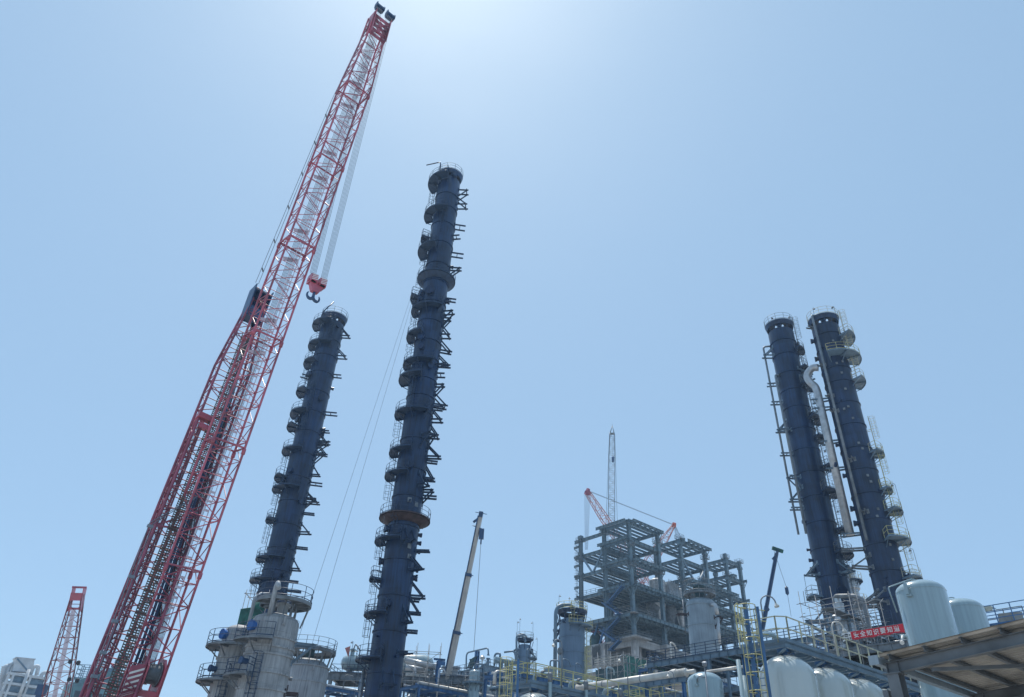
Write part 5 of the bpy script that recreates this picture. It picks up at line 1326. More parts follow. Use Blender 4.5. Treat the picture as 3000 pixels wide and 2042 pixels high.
def dome_row(name_deck, label, corner, D, ndome, dome_px, dome_D, length, width, labels_d, zone, rail_m, seed=1, group=None, R=1.32):
    c = site(*corner, D); T = Thing(name_deck, label, 'platform', c[:2], GR); z = c.z
    mb = MB()
    for y in (.08, width-.08): mb.ib((0, y, z-.14), (length, y, z-.14), .13, .26)
    k = 0.0
    while k <= length+.01: mb.ib((k, .1, z-.16), (k, width-.1, z-.16), .12, .2); k += 1.17
    k = 0
    while k < length-2.4: mb.bar((k, .1, z-.32), (k+2.34, width-.1, z-.32), .09, .09); mb.bar((k+2.34, .1, z-.32), (k+3.5, width-.1, z-.32), .09, .09); k += 3.5
    T.part('deck_beams', mb, M['bluegrey'])
    mb = MB(); grate(mb, 0, length, 0, width, z+.03); T.part('grating', mb, M['grat'])
    mb = MB(); mb.bar((-.02, 0, z+.08), (length, 0, z+.08), .02, .16); mb.bar((0, 0, z+.08), (0, width, z+.08), .02, .16); T.part('toe_plate', mb, M['bluegrey'])
    mb = MB(); railing(mb, [(0, width, z), (0, .4, z), (.4, .02, z), (length, .02, z)], 1.2, 1.15, .024, 0, rails=(1, .53)); T.part('railing', mb, rail_m)
    mb = MB(); railing(mb, [(.0, width, z), (length, width, z)], 1.2, 1.3, .02, 0, rails=(1, .53)); T.part('back_railing', mb, M['bluegrey'])
    if group: pass
    first = None
    for i in range(ndome):
        p = site(*dome_px, dome_D); B_ = V((math.cos(GR), math.sin(GR), 0)); p = p+B_*3.5*i
        if first is None:
            W = Thing('adsorber_vessel', labels_d[0], 'vessel', (p.x, p.y), GR, group=group); zt = z-.38; z1 = zt-R*.8
            pr = [(R, 0), (R, z1-1.9), (R+.012, z1-1.9), (R+.012, z1-1.86), (R, z1-1.86), (R, z1)]
            for k in range(1, 11): an = math.pi/2*k/10; pr.append((max(.02, R*math.cos(an)), z1+R*.8*math.sin(an)))
            mb = MB(); mb.lathe(pr, 64); W.part('shell', mb, M['dome'])
            mb = MB(); mb.lathe([(.16, zt-.1), (.16, zt+.12), (.3, zt+.12), (.3, zt+.34)], 20); mb.box((.22, -.1, zt+.2), .3, .12, .2); W.part('top_nozzle', mb, M['blue'])
            mb = MB(); mb.bar((.02, -.02, zt+.3), (.35, -.35, z-.3), .09); W.part('support_strut', mb, M['blue'])
            first = W
        else: copy_tree(first.e, (p.x, p.y, 0), labels_d[i])
    for x in (.3, length*.33, length*.66, length-.3):
        for y in (width+.0,): mb = MB(); mb.ib((x, y, 0), (x, y, z-.27), .22, .22, up=V((0, 1, 0))); T.part('leg', mb, M['blue'])
    T.z = z; return T

RD_ = dome_row('service_platform', 'blue steel walkway with cream railing above the row of domed vessels, lower right', (2303, 1878), 38, 5, (2296, 1915), 39.3, 15.5, 2.5,
    ['white domed vessel, largest and nearest of the row, by the caged ladder', 'white domed vessel, second along the row from the caged ladder', 'white domed vessel, third along the row from the caged ladder', 'white domed vessel, fourth along the row, beside the canopy post', 'white domed vessel, last of the row, behind the canopy post'],
    1, M['cream'], group='domed vessels under the right walkway')
def deck_ladder(lb, x, y, D, ztop, m1, m2, az_off, post=True, name='caged_ladder'):
    p = site(x, y, D); az = math.atan2(p.x, p.y)
    T = Thing(name, lb, 'ladder', (p.x, p.y), -az)
    ladder(T, 0, az_off, 0.2, ztop, m1, m2=m2, off=.0)
    return T
L1 = deck_ladder('yellow caged ladder with blue stringers climbing to the right walkway', 2205, 1812, 36.6, RD_.z+1.25, M['blue'], M['yellow'], 235)
for s in (-.3, .3):
    t_ = V((-math.sin(math.radians(235)), math.cos(math.radians(235)), 0)); mb = MB(); mb.ib(t_*s*1.15, t_*s*1.15+UP*(RD_.z+1.2), .12, .12, up=V((0, 1, 0))); L1.part('stringer', mb, M['blue'])
mb = MB(); z = RD_.z
for zz in (z+.2, z+.8, z+1.3): mb.tube([V((-.6, -.6, zz)), V((-.75, -.1, zz+.02)), V((-.5, .4, zz+.03)), V((.1, .7, zz+.03)), V((.6, .9, zz))], .025, 6)
for q in ((-.6, -.6), (-.75, -.1), (-.5, .4), (.1, .7)): mb.bar((q[0], q[1], z-.2), (q[0], q[1], z+1.3), .05)
L1.part('landing_rail', mb, M['yellow'])
mb = MB(); mb.tube([(-.9, .3, 0), (-.9, .3, z-1)], .10, 14); mb.tube([(-.75, .75, 0), (-.75, .75, z-1.6)], .09, 14); LP = Thing('riser_pipes', 'pair of pale riser pipes beside the blue-stringer caged ladder', 'pipework', L1.o[:2], L1.rz); LP.part('pipe_run', mb, M['tank'])
mb = MB(); mb.pipe([RD_.PY(2185, 1880, 1.5), RD_.PY(2200, 1868, 1.5), RD_.PY(2240, 1857, 1.5), RD_.PY(2265, 1860, 1.5), RD_.PY(2275, 1873, 1.5), RD_.PY(2276, 1890, 1.5)], .13, 14, bend=.4)
AP = Thing('arch_pipe', 'pale arched pipe on the right walkway behind its cream railing', 'pipe', RD_.o[:2], GR); AP.part('pipe_run', mb, M['tank'])
GL = Thing('floodlight_pole', 'tall swan-neck lamp pole by the ladder head, beside the dark blue crane boom', 'lamp', RD_.o[:2], GR)
b = GL.PX(*z2_(545, 640), 0); t_ = GL.PX(*z2_(520, 470), 0); gooseneck(GL, b, (t_-b).z, (1, -.9, 0), .62)
GL = Thing('floodlight_pole', 'white swan-neck lamp in front of the banner\'s pale logo patch', 'lamp', RD_.o[:2], GR)
b = GL.PY(*z2_(1385, 880), 0); t_ = GL.PY(*z2_(1335, 745), 0); gooseneck(GL, V((b.x, b.y, RD_.z+.1)), (t_-b).z+.9, (1, -.6, 0), .55, m_=M['cladw'])

LD_ = dome_row('service_platform', 'blue steel walkway with yellow railing above the lone domed vessel, bottom centre', (1550+50/7.747, 1850+1150/7.747), 50, 3, (1566, 2030), 51.4, 13, 2.5,
    ['white domed vessel under the walkway at the bottom centre', 'white domed vessel, second under the bottom centre walkway', 'white domed vessel, third under the bottom centre walkway'], 1, M['yellow'])
z8_ = zm(1550, 1850, 7.747)
L2 = deck_ladder('yellow caged ladder at the left end of the bottom centre walkway', 1270+1480/6.537, 1940, 49.6, LD_.z+1.25, M['yellow'], M['yellow'], 215)
mb = MB(); q = L2.P(1270+1622/6.537, 1945, 49.9); mb.ib((q.x, q.y, 0), (q.x, q.y, LD_.z+1.3), .16, .16, up=V((0, 1, 0))); L2.part('post', mb, M['blue'])
# arched pipes passing over the front edge
AR = None
for i, (xv, lb) in enumerate(((475, 'grey arched pipe over the bottom centre walkway, nearest the caged ladder'), (1300, 'grey arched pipe over the bottom centre walkway, middle of three'), (2080, 'grey arched pipe over the bottom centre walkway, farthest from the caged ladder'))):
    if AR is None:
        AR = Thing('arched_pipe', lb, 'pipe', LD_.o[:2], GR, group='arched pipes over the walkway')
        P_ = [AR.PY(*z8_(xv, 1480), -.18), AR.PY(*z8_(xv+10, 980), -.18), AR.PY(*z8_(xv-60, 930), .2), AR.PY(*z8_(xv-250, 940), 1.2), AR.PY(*z8_(xv-350, 1000), 1.9), AR.PY(*z8_(xv-385, 1200), 2.0)]
        base = V(P_[0]); P_[0].z = 0.5; P_[-1].z = LD_.z-.3
        mb = MB(); mb.pipe([P_[0], V((P_[0].x, P_[0].y, P_[1].z))]+P_[3:], .125, 14, bend=.42); AR.part('pipe_run', mb, M['tank'])
        a = V((P_[0].x, P_[0].y, P_[1].z)); dr = (P_[3]-a).normalized(); c = a+dr*(P_[3]-a).length*.55
        mb = MB(); mb.lathe([(.125, -.1), (.21, -.1), (.21, -.02), (.15, -.01), (.15, .02), (.21, .03), (.21, .11), (.125, .11)], 20, c, axis=dr); mb.pipe([a+dr*.15, a, a-UP*.45], .15, 14, bend=.3); AR.part('flange', mb, M['gsteel'])
        x0 = P_[0].x
    else:
        x_ = AR.PY(*z8_(xv, 1400), -.18).x-x0
        w_ = Matrix.Rotation(GR, 3, 'Z') @ V((x_, 0, 0)); copy_tree(AR.e, AR.e.location+w_, lb)
for (xb, yb, xt, yt, d, lb) in ((745, 1200, 740, 310, (-1, .2, 0), 'swan-neck lamp pole in front of the stout blue column'), (2250, 1300, 2235, 660, (-1, .2, 0), 'swan-neck lamp pole in front of the green netted scaffolding')):
    GL = Thing('floodlight_pole', lb, 'lamp', LD_.o[:2], GR); b = GL.PY(*z8_(xb, yb), -.05); t_ = GL.PY(*z8_(xt, yt), -.05)
    gooseneck(GL, V((b.x, b.y, LD_.z)), t_.z-LD_.z, d, .55, .035)
GL = Thing('floodlight_pole', 'short swan-neck lamp pole under the big white pipe\'s expansion joint', 'lamp', LD_.o[:2], GR); z5_ = zm(1850, 1750, 5.4175)
b = GL.PY(*z5_(690, 1500), 0); t_ = GL.PY(*z5_(665, 1240), 0); gooseneck(GL, V((b.x, b.y, 8)), t_.z-8, (-1, .2, 0), .45, .03)
# piping clutter under / behind the left walkway
mb = MB(); sheet(mb, [LD_.PY(*z8_(600, 1260), .6)+UP*.1, LD_.PY(*z8_(780, 1260), .6)+UP*.1, LD_.PY(*z8_(760, 1320), .5), LD_.PY(*z8_(590, 1330), .5)], 8, 5, .05, .03); single('dust_sheet', mb, M['cladw'], 'crumpled pale sheet lying on the bottom centre walkway edge', 'sheet', (LD_.o.x, LD_.o.y, 0), GR)

# ---- pipe rack on the right with railing and big pipes
pc_ = site(*z5_(280, 1140), 83); PR = Thing('pipe_rack', 'long grey-blue pipe rack deck with railing below the pale grey column', 'pipe rack', pc_[:2], GR)
z = pc_.z+.1; LN = 26; DP = 9
mb = MB()
for x in (0, DP): mb.ib((x, .3, z+.25), (x, -LN, z+.25), .22, .5)
k = 0
while k <= LN: mb.ib((.1, -k, z+.22), (DP, -k, z+.22), .18, .38); k += 1.55
mb.ib((DP/2, 0, z+.2), (DP/2, -LN, z+.2), .2, .4); PR.part('deck_beams', mb, M['bluegrey'])
mb = MB()
random.seed(6)
k = 0
while k < LN:
    if random.random() < .8: mb.box((DP*.32, -k-.75, z+.54), DP*.55, 1.42, .05)
    if random.random() < .7: mb.box((DP*.8, -k-.75, z+.54), DP*.32, 1.42, .05)
    k += 1.55
PR.part('deck_plates', mb, M['grat'])['kind'] = 'stuff'
mb = MB(); railing(mb, [(DP, .2, z+.5), (0, .2, z+.5), (0, -LN, z+.5)], 1.15, 1.22, .024, .12, rails=(1, .75, .5, .25)); PR.part('railing', mb, M['dsteel'])
for x in (0, DP):
    for y in (0, -7.4, -14.8, -22): mb = MB(); mb.ib((x, y-.1, 0), (x, y-.1, z), .34, .34, up=V((0, 1, 0))); PR.part('leg', mb, M['bluegrey'])
for zz, h in ((z-3.0, .42), (z-5.6, .4), (z-8, .4)):
    mb = MB()
    for x in (-.2, DP-.2): mb.ib((x, 2, zz), (x, -LN, zz), .25, h)
    k = 0
    while k <= LN: mb.ib((0, -k, zz-.02), (DP-.3, -k, zz-.02), .2, h*.8); k += 2.4
    PR.part('rack_level', mb, M['bluegrey'])
mb = MB()
for zz in (z-2.7, z-5.3): mb.box((DP*.55, -LN/2-2, zz), DP*.8, LN-5, .08)
PR.part('lower_floor', mb, M['dsteel'])
mb = MB(); random.seed(15)
for k in range(40):
    y = -random.uniform(1, LN-1); x = random.uniform(.4, DP-1); zz = random.choice((z-.5, z-2.5, z-3.3, z-5, z-6)); r_ = random.uniform(.03, .09)
    if random.random() < .6: mb.tube([(x, y, zz), (x+random.uniform(-.1, .1), y-random.uniform(2, 7), zz+random.uniform(-.1, .1))], r_, 6)
    else: mb.tube([(x, y, zz-1.2), (x, y, zz+random.uniform(.2, 1.3))], r_, 6)
PR.part('conduit_runs', mb, M['clad'])['kind'] = 'stuff'
mb = MB()
for a, b in (((-.3, -1, z+.1), (-.3, -5.5, z-2.4)), ((-.3, -7.5, z-1.2), (-.3, -16, z-.8)), ((-.3, -2, z-1.6), (-.3, -9, z-1.1)), ((-.3, -13, z-2.3), (-.3, -10, z-.2))): mb.tube([a, b], .045, 6)
PR.part('scaffold_tubes', mb, M['green'])
def toppipe(name, lb, cat, zz, r, pxs, D0, m_, joint=None):
    T = Thing(name, lb, cat, pc_[:2], GR); x = T.P(*pxs[0], D0).x; a, b = T.PX(*pxs[0], x), T.PX(*pxs[1], x); zc = (a.z+b.z)/2; a.z = b.z = zc
    mb = MB(); mb.tube([a, b], r, 20); T.part('pipe_run', mb, m_)
    if joint:
        d = (b-a).normalized(); pr = []
        for k in range(6): pr += [(r*.85, .55+k*.16), (r*1.15, .6+k*.16), (r*1.15, .66+k*.16), (r*.85, .7+k*.16)]
        mb = MB(); mb.lathe([(r*1.02, -.25), (r*1.3, .1), (r*1.3, .5)]+pr+[(r*.6, 1.6), (r*.6, 2.3)], 24, b, axis=d); T.part('expansion_joint', mb, m_)
        for k in (.3, .7):
            q = a+(b-a)*k; mb = MB(); mb.lathe([(r+.01, -.03), (r+.03, -.03), (r+.03, .03), (r+.01, .03)], 20, q, axis=d); mb.bar(q-UP*r, q-UP*(r+.5), .1); T.part('pipe_clamp', mb, M['pend'])
    mb = MB(); k = 0
    for k in (.12, .5, .88):
        q = a+(b-a)*k; mb.ib((q.x, q.y, 0), (q.x, q.y, zc-r), .2, .2, up=V((0, 1, 0)))
    T.part('pipe_post', mb, M['bluegrey'])['kind'] = 'stuff'
    return T
toppipe('large_pipe', 'large white pipe with a ringed expansion joint across the pipe rack', 'pipe', 0, .30, (z3(190, 1505), z3(935, 1412)), 74, M['cladw'], True)
toppipe('white_pipe', 'slimmer white pipe running right behind the rounded tank under the rack', 'pipe', 0, .13, (z5_(1200, 1182), z5_(1860, 1088)), 72, M['cladw'])
mb = MB(); BB = Thing('steel_girder', 'grey steel beam and yellow rail directly below the large white pipe', 'beam', pc_[:2], GR); x = BB.P(*z3(300, 1545), 72).x
a, b = BB.PX(*z3(180, 1560), x), BB.PX(*z3(1040, 1440), x); mb.ib(a, b, .25, .4); mb.ib(a-UP*1.6, b-UP*1.6, .25, .4); BB.part('girder', mb, M['bluegrey'])
mb = MB()
for k in (.02, .35, .67, .98): q = a+(b-a)*k; mb.ib((q.x, q.y, 0), (q.x, q.y, q.z-.2), .24, .24, up=V((0, 1, 0)))
BB.part('posts', mb, M['blue'])['kind'] = 'stuff'
mb = MB(); railing(mb, [a+V((.1, 0, -1.3)), b+V((.1, 0, -1.3))], 1.0, 1.2, .022, 0, rails=(1, .5)); BB.part('railing', mb, M['yellow'])
RT = vessel('receiver_tank', 'pale blue-grey round-topped tank at the bottom edge, under the pipe rack', 'tank', z5_(1150, 1190), 56, 1.21, None, M['tank'], [], .55, lug=(-118,))
mb = MB(); a = RT.P(*z5_(1165, 1100), 54.6); mb.tube([V((a.x, a.y, 3)), a], .05, 8); mb.lathe([(.05, 0), (.17, .1), (.17, .3), (.1, .34)], 14, a, axis=V((0, -.4, .5))); mb.pipe([a-UP*.7, a-UP*.3+V((-.5, 0, -.3)), a+V((-.6, .2, -.9))], .035, 6); RT.part('inlet_pipe', mb, M['pend'])

# ---- the two big round tanks
for i, (ctr, D, a_, lb) in enumerate((((2688, 1703), 42, -116, 'large pale green-grey round-topped tank next to the red banner'), ((2803, 1756), 46.9, -122, 'pale green-grey round-topped tank half behind the one beside the banner'))):
    T = vessel('storage_tank', lb, 'tank', ctr, D, 1.155, None, M['tank'], [], .5, lug=(a_,)); z1 = T.z1
    mb = MB(); mb.arc(1.158, z1-.02, 180, 360, .012, sides=4, step=6); mb.arc(1.158, z1-3.0, 185, 270, .01, sides=4, step=6); T.part('weld_seam', mb, M['tank'])
    mb = MB(); mb.pipe([pol(190, 1.3, z1-.9), pol(190, 1.42, z1+.35), pol(190, .3, T.zt+.12), pol(190, .1, T.zt+.1), pol(190, .1, T.zt-.05)], .035, 8, bend=.12); T.part('vent_pipe', mb, M['tank'])
    nozzle(T, 1.155, -62, z1-3.4, .11, .16, M['tank'], name='side_nozzle'); nozzle(T, 1.155, 178, z1-2.0, .09, .16, M['tank'], name='side_nozzle')
T = Thing('floodlight', 'small white lamp on the left flank of the tank beside the banner', 'lamp', site(2645, 1883, 41)[:2], 0, z=site(2645, 1883, 41).z)
mb = MB(); mb.tube([(.12, .1, .35), (-.02, 0, .05)], .05, 8); mb.lathe([(.04, 0), (.07, .02), (.10, .08), (.10, .12)], 14, (-.02, 0, .05), axis=V((-.4, -.5, -.5))); T.part('lamp_head', mb, M['white'])

# ---- canopy
z1_ = zm(2550, 1650, 4.035)
cc_ = site(2584, 1918, 26); CN = Thing('canopy', 'open-sided steel canopy roof with corrugated sheet, lower right corner', 'canopy', cc_[:2], GR)
sl_ = .096; z0 = cc_.z; LY = 12.5; LX = 15
def zs(y): return z0 - y*sl_
# corrugated sheet as one folded surface
mb = MB(); vs = []; amp = .03
pr = []
x = -.05
while x < LX:
    pr += [(x, amp), (x+.09, amp), (x+.13, -amp), (x+.24, -amp)]; x += .28
for yy in (.12, -LY): vs += [V((px, yy, zs(yy)+h)) for px, h in pr]
o = len(pr); vs += [v_+UP*.006 for v_ in vs]
fs = [(i, i+1, o+i+1, o+i) for i in range(o-1)]+[(2*o+i, 3*o+i, 3*o+i+1, 2*o+i+1) for i in range(o-1)]+[(i, 2*o+i, 2*o+i+1, i+1) for i in range(o-1)]+[(o+i, o+i+1, 3*o+i+1, 3*o+i) for i in range(o-1)]
mb.add(vs, fs); CN.part('roof_sheet', mb, M['roofs'])
ph = .16; y = -.2; k = 0
while y > -LY+.2:
    mb = MB(); mb.ib((-.02, y, zs(y)-amp-ph/2), (LX-.1, y, zs(y)-amp-ph/2), .1, ph, up=V((0, sl_, 1)), t=.014); CN.part('purlin', mb, M['beamd']); y -= 1.06; k += 1
xr = CN.PZ(2626, 1974, z0-amp-ph-.32).x
for i, x in enumerate((xr, xr+6.5, xr+12.5)):
    mb = MB(); zr = -amp-ph-.16-.003; mb.ib((x, .1, zs(.1)+zr), (x, -LY, zs(-LY)+zr), .24, .32, t=.016); CN.part('rafter', mb, M['beamd'])
    for y in (-.12, -LY+.4):
        mb = MB(); zt = zs(y)-amp-ph-.33; mb.ib((x, y, 0), (x, y, zt), .34, .42, up=V((1, 0, 0)), t=.02); mb.box((x, y, zt-.01), .5, .5, .03)
        for q in (-.17, .17): mb.box((x, y+q, zt+.17), .23, .016, .29)
        CN.part('post', mb, M['beamd'])
mb = MB(); mb.bar((xr, .3, zs(0)-1.05), (LX-.6, .3, zs(0)-1.05), .16, .26); CN.part('eave_beam', mb, M['beamd'])
for x in (xr, xr+6.5):
    mb = MB(); mb.bar((x+.2, .1, 2.6), (x+3.2, .1, zs(0)-1.1), .14); mb.bar((x+6.3, .1, 2.6), (x+3.3, .1, zs(0)-1.1), .14); CN.part('knee_brace', mb, M['beamd'])
mb = MB(); mb.bar((xr, -1.2, zs(-1)-.6), (xr+6.3, -7.5, zs(-7.5)-.6), .1); mb.bar((xr, -7.5, zs(-7.5)-.62), (xr+6.3, -1.2, zs(-1)-.62), .1); CN.part('wind_brace', mb, M['beamd'])
mb = MB(); mb.bar((-.1, .24, z0-.15), (LX, .24, z0-.15), .2, .2); mb.box((-.12, .24, z0-.15), .03, .3, .27); CN.part('gutter', mb, M['colgrey'])

# ---- platform with railing behind the tanks at the right edge
rc = site(*z1_(1350, 745), 55); RR = Thing('railed_walkway', 'blue railed walkway behind the round tanks at the right edge', 'platform', rc[:2], GR)
z = rc.z; mb = MB(); mb.ib((0, 1, z-.15), (0, -9, z-.15), .15, .25); mb.ib((2.5, 1, z-.15), (2.5, -9, z-.15), .15, .25)
for k in range(9): mb.ib((0, 1-k*1.2, z-.15), (2.5, 1-k*1.2, z-.15), .1, .2)
mb.box((1.25, -4, z+.03), 2.5, 10, .05); RR.part('deck', mb, M['bluegrey'])
mb = MB(); railing(mb, [(0, 1, z), (0, -9, z)], 1.15, .95, .022, .1, rails=(1, .66, .33)); railing(mb, [(2.4, 1, z), (2.4, -9, z)], 1.15, 1.2, .02, 0); RR.part('railing', mb, M['blue'])
for x in (0, 2.5):
    for y in (.8, -4, -8.6): mb = MB(); mb.ib((x, y, 0), (x, y, z-.28), .2, .2, up=V((0, 1, 0))); RR.part('leg', mb, M['bluegrey'])
mb = MB(); sheet(mb, [RR.PX(*z1_(1270, 530), .6), RR.PX(*z1_(1330, 500), 1.2), RR.PX(*z1_(1490, 530), .6), RR.PX(*z1_(1320, 590), .0)], 8, 8, .04, .02); single('tarpaulin', mb, M['tarp'], 'small dark green tarpaulin thrown over a frame beside the round tanks', 'tarpaulin', (rc.x, rc.y, 0), GR)
mb = MB(); P_ = [RR.PX(*z1_(*q), 1.2) for q in ((1515, 700), (1810, 655), (1790, 572), (1512, 595))]; mb.poly(P_, .05, (1, 0, 0)); single('cover_sheet', mb, M['roofs'], 'beige stained sheet panel behind the walkway rail at the right edge', 'panel', (rc.x, rc.y, 0), GR)

# ---- deck with the red banner, vessel and scaffold
bc_ = site(2429, 1910, 65); BD = Thing('steel_deck', 'grey steel deck carrying the red banner, below the right-hand columns', 'platform', bc_[:2], GR); z = bc_.z
mb = MB(); LN = 14
for x in (0, 3, 6): mb.ib((x, 1.2, z-.25), (x, -LN, z-.25), .22, .5)
for k in range(10): mb.ib((0, 1-k*1.6, z-.2), (6, 1-k*1.6, z-.2), .15, .35)
mb.box((3, -LN/2+.6, z+.03), 6, LN+1.2, .05); BD.part('deck', mb, M['gsteel'])
mb = MB(); railing(mb, [(6, 1.2, z), (0, 1.2, z), (0, -LN, z)], 1.15, 1.2, .024, .1, rails=(1, .5)); BD.part('railing', mb, M['gsteel'])
for x in (0, 6):
    for y in (.9, -4, -9, -LN+.3): mb = MB(); mb.ib((x, y, 0), (x, y, z-.5), .3, .3, up=V((0, 1, 0))); BD.part('leg', mb, M['gsteel'])
for zz in (z-2.3, z-4.5):
    mb = MB()
    for x in (0.2, 6): mb.ib((x, 1.2, zz), (x, -LN, zz), .2, .4)
    mb.box((3.4, -LN/2, zz+.25), 5.4, LN, .08); BD.part('lower_deck', mb, M['dsteel'])
BN = Thing('banner', 'red cloth banner with white characters reading 安全知识要知道', 'banner', bc_[:2], GR)
zbn = zm(2380, 1720, 7.747); xb = BN.P(*zbn(870, 1030), 63.9).x
q = [BN.PX(*zbn(*p), xb) for p in ((670, 1255), (2035, 1030), (1995, 830), (670, 1055))]; yl, yr = q[0].y, q[1].y; zb0 = (q[0].z+q[1].z)/2; zb1 = (q[2].z+q[3].z)/2
ys_ = BN.PX(*zbn(885, 1120), xb).y; yv = BN.PX(*zbn(670, 1120), xb).y; yend = yr-.25
def ripple(mb, y0, y1, z0, z1, x, th, seed, n=40):
    vs = []; m_ = 6
    for i in range(n+1):
        for j in range(m_+1):
            y = y0+(y1-y0)*i/n; sag = .07*math.sin(math.pi*((y-yv)/(yend-yv)*4 % 1))*(1-j/m_); vs.append(V((x+.02*math.sin(y*5+j*.6)+.008*math.sin(y*13), y, z0+(z1-z0)*j/m_+sag)))
    o = len(vs); vs += [v_+V((th, 0, 0)) for v_ in vs]; fs = []
    for i in range(n):
        for j in range(m_): a = i*(m_+1)+j; fs += [(a, a+1, a+m_+2, a+m_+1), (o+a, o+a+m_+1, o+a+m_+2, o+a+1)]
    mb.add(vs, fs, True)
mb = MB(); ripple(mb, ys_, yend, zb0, zb1, xb, .012, 1); red_ = BN.part('red_cloth', mb, M['ban'])
mb = MB(); ripple(mb, yv, ys_, zb0, zb1, xb, .012, 1, 16); wh_ = BN.part('logo_patch', mb, M['banw'])
def text_mesh(name, s, size, parent, mat_, loc, flat=.004, squash=.85):
    cu = bpy.data.curves.new(name, 'FONT'); cu.body = s; cu.size = size; cu.extrude = flat; cu.align_x = 'CENTER'; cu.align_y = 'CENTER'; cu.offset = size*.012
    to = bpy.data.objects.new(name+'_src', cu); COL.objects.link(to); bpy.context.view_layer.update()
    me = bpy.data.meshes.new_from_object(to.evaluated_get(bpy.context.evaluated_depsgraph_get())); COL.objects.unlink(to); bpy.data.objects.remove(to)
    R_ = Matrix.Rotation(math.radians(-90), 4, 'Z') @ Matrix.Rotation(math.radians(90), 4, 'X'); me.transform(Matrix.Translation(loc) @ R_)
    me.name = name; me.materials.clear(); me.materials.append(mat_); o = bpy.data.objects.new(name, me); COL.objects.link(o); o.parent = parent; return o
hgt = zb1-zb0; span = (ys_-yr)
for i, ch in enumerate('安全知识要知道'):
    y = ys_-.42-(ys_-yr-.72)*i/6
    text_mesh('character', ch, hgt*.70, red_, M['banw'], V((xb-.036, y, (zb0+zb1)/2+.01*math.sin(i*1.7))))
ym = (yv+ys_)/2
for i, ch in enumerate('中国化学'): text_mesh('small_character', ch, .17, wh_, M['rope'], V((xb-.036, ym+.30-.2*i, zb0+.15)))
mb = MB()
for s, r_ in ((0, .15), (0, .09)):
    pts = [V((xb-.025, ym+r_*math.cos(math.radians(20+k*20)), zb1-.24+r_*.9*math.sin(math.radians(20+k*20)))) for k in range(8)]; mb.tube(pts, .022, 5)
for s in (-1, 1): mb.bar((xb-.025, ym+s*.22, zb1-.22), (xb-.025, ym+s*.35, zb1-.22), .05, .04); mb.bar((xb-.025, ym+s*.24, zb1-.16), (xb-.025, ym+s*.3, zb1-.28), .04)
mb.bar((xb-.025, ym-.14, zb1-.28), (xb-.025, ym+.14, zb1-.28), .04); BN.part('emblem', mb, M['rope'], wh_)
mb = MB(); mb.tube([(xb, yv+1.3, zb1+.01), (xb, yv, zb1+.01), (xb, yend, zb1+.01)], .012, 5); BN.part('top_cord', mb, M['gsteel'])
# vessel with silver dome
VS = vessel('jacketed_vessel', 'silver-domed vessel inside scaffolding above the banner\'s logo patch', 'vessel', (2462, 1800), 69, 1.02, None, M['clad'], [], .35)
zt = VS.zt; mb = MB(); mb.lathe([(.42, zt-.3), (.42, zt+.75), (.46, zt+.76), (.46, zt+.85), (.3, zt+.95), (.3, zt+1.3)], 24); VS.part('neck', mb, M['clad'])
mb = MB()
for a in (-130, -60, -10, 200): mb.ib(pol(a, 1.15, 0), pol(a, 1.15, zt-.1), .16, .16, up=V((0, 1, 0)))
mb.arc(1.1, zt-.7, 0, 360, .07, sides=6); VS.part('support_legs', mb, M['bluegrey'])
pxpipe(VS, [z2_(1400, 500), z2_(1400, 395), z2_(1440, 388), z2_(1640, 388), z2_(1735, 440), z2_(1800, 730), z2_(1815, 900)], [69, 69, 68.6, 67.5, 67.5, 67.5, 67.5], .19, M['gsteel'], 'outlet_pipe', bend=.8, n=18)
o = site(*z2_(1430, 620), 66.2); SF = Thing('scaffolding', 'grey scaffold cage around the silver-domed vessel by the right-hand columns', 'scaffolding', o[:2], GR)
mb = MB(); scaf(mb, -1.6, 3.9, -2.0, 2.2, 0, o.z+1.0, 1.3, 1.3, 1.05, .026, seed=31, ext=1.2)
rn = random.Random(5)
for k in range(22): x = rn.uniform(-1.6, 3.9); y = rn.choice((-2.0, 2.2)); zz = o.z+rn.uniform(-2.4, 1); mb.tube([(x, y, zz), (x+rn.uniform(-2, 2), y+rn.uniform(-.8, .8), zz+rn.uniform(-.5, .8))], .024, 4)
SF.part('tubes', mb, M['bamboo'])
mb = MB()
for zz in (o.z+.3, o.z-1.8, o.z-3.8): mb.box((1.1, .1, zz), 5.4, .9, .05)
SF.part('boards', mb, M['gsteel'])
CL = Thing('caged_ladder', 'grey caged ladder beside the silver-domed vessel', 'ladder', site(2512, 1800, 70)[:2], -azof(2512, 1800)); ladder(CL, 0, -60, .2, site(2512, 1765, 70).z, M['gsteel'], off=.0)
CL = Thing('caged_ladder', 'small blue caged ladder head between the right walkway and the banner deck', 'ladder', site(*z2_(1245, 960), 60)[:2], -azof(*z2_(1245, 960))); ladder(CL, 0, -90, .2, site(*z2_(1245, 915), 60).z, M['blue'], off=.0)
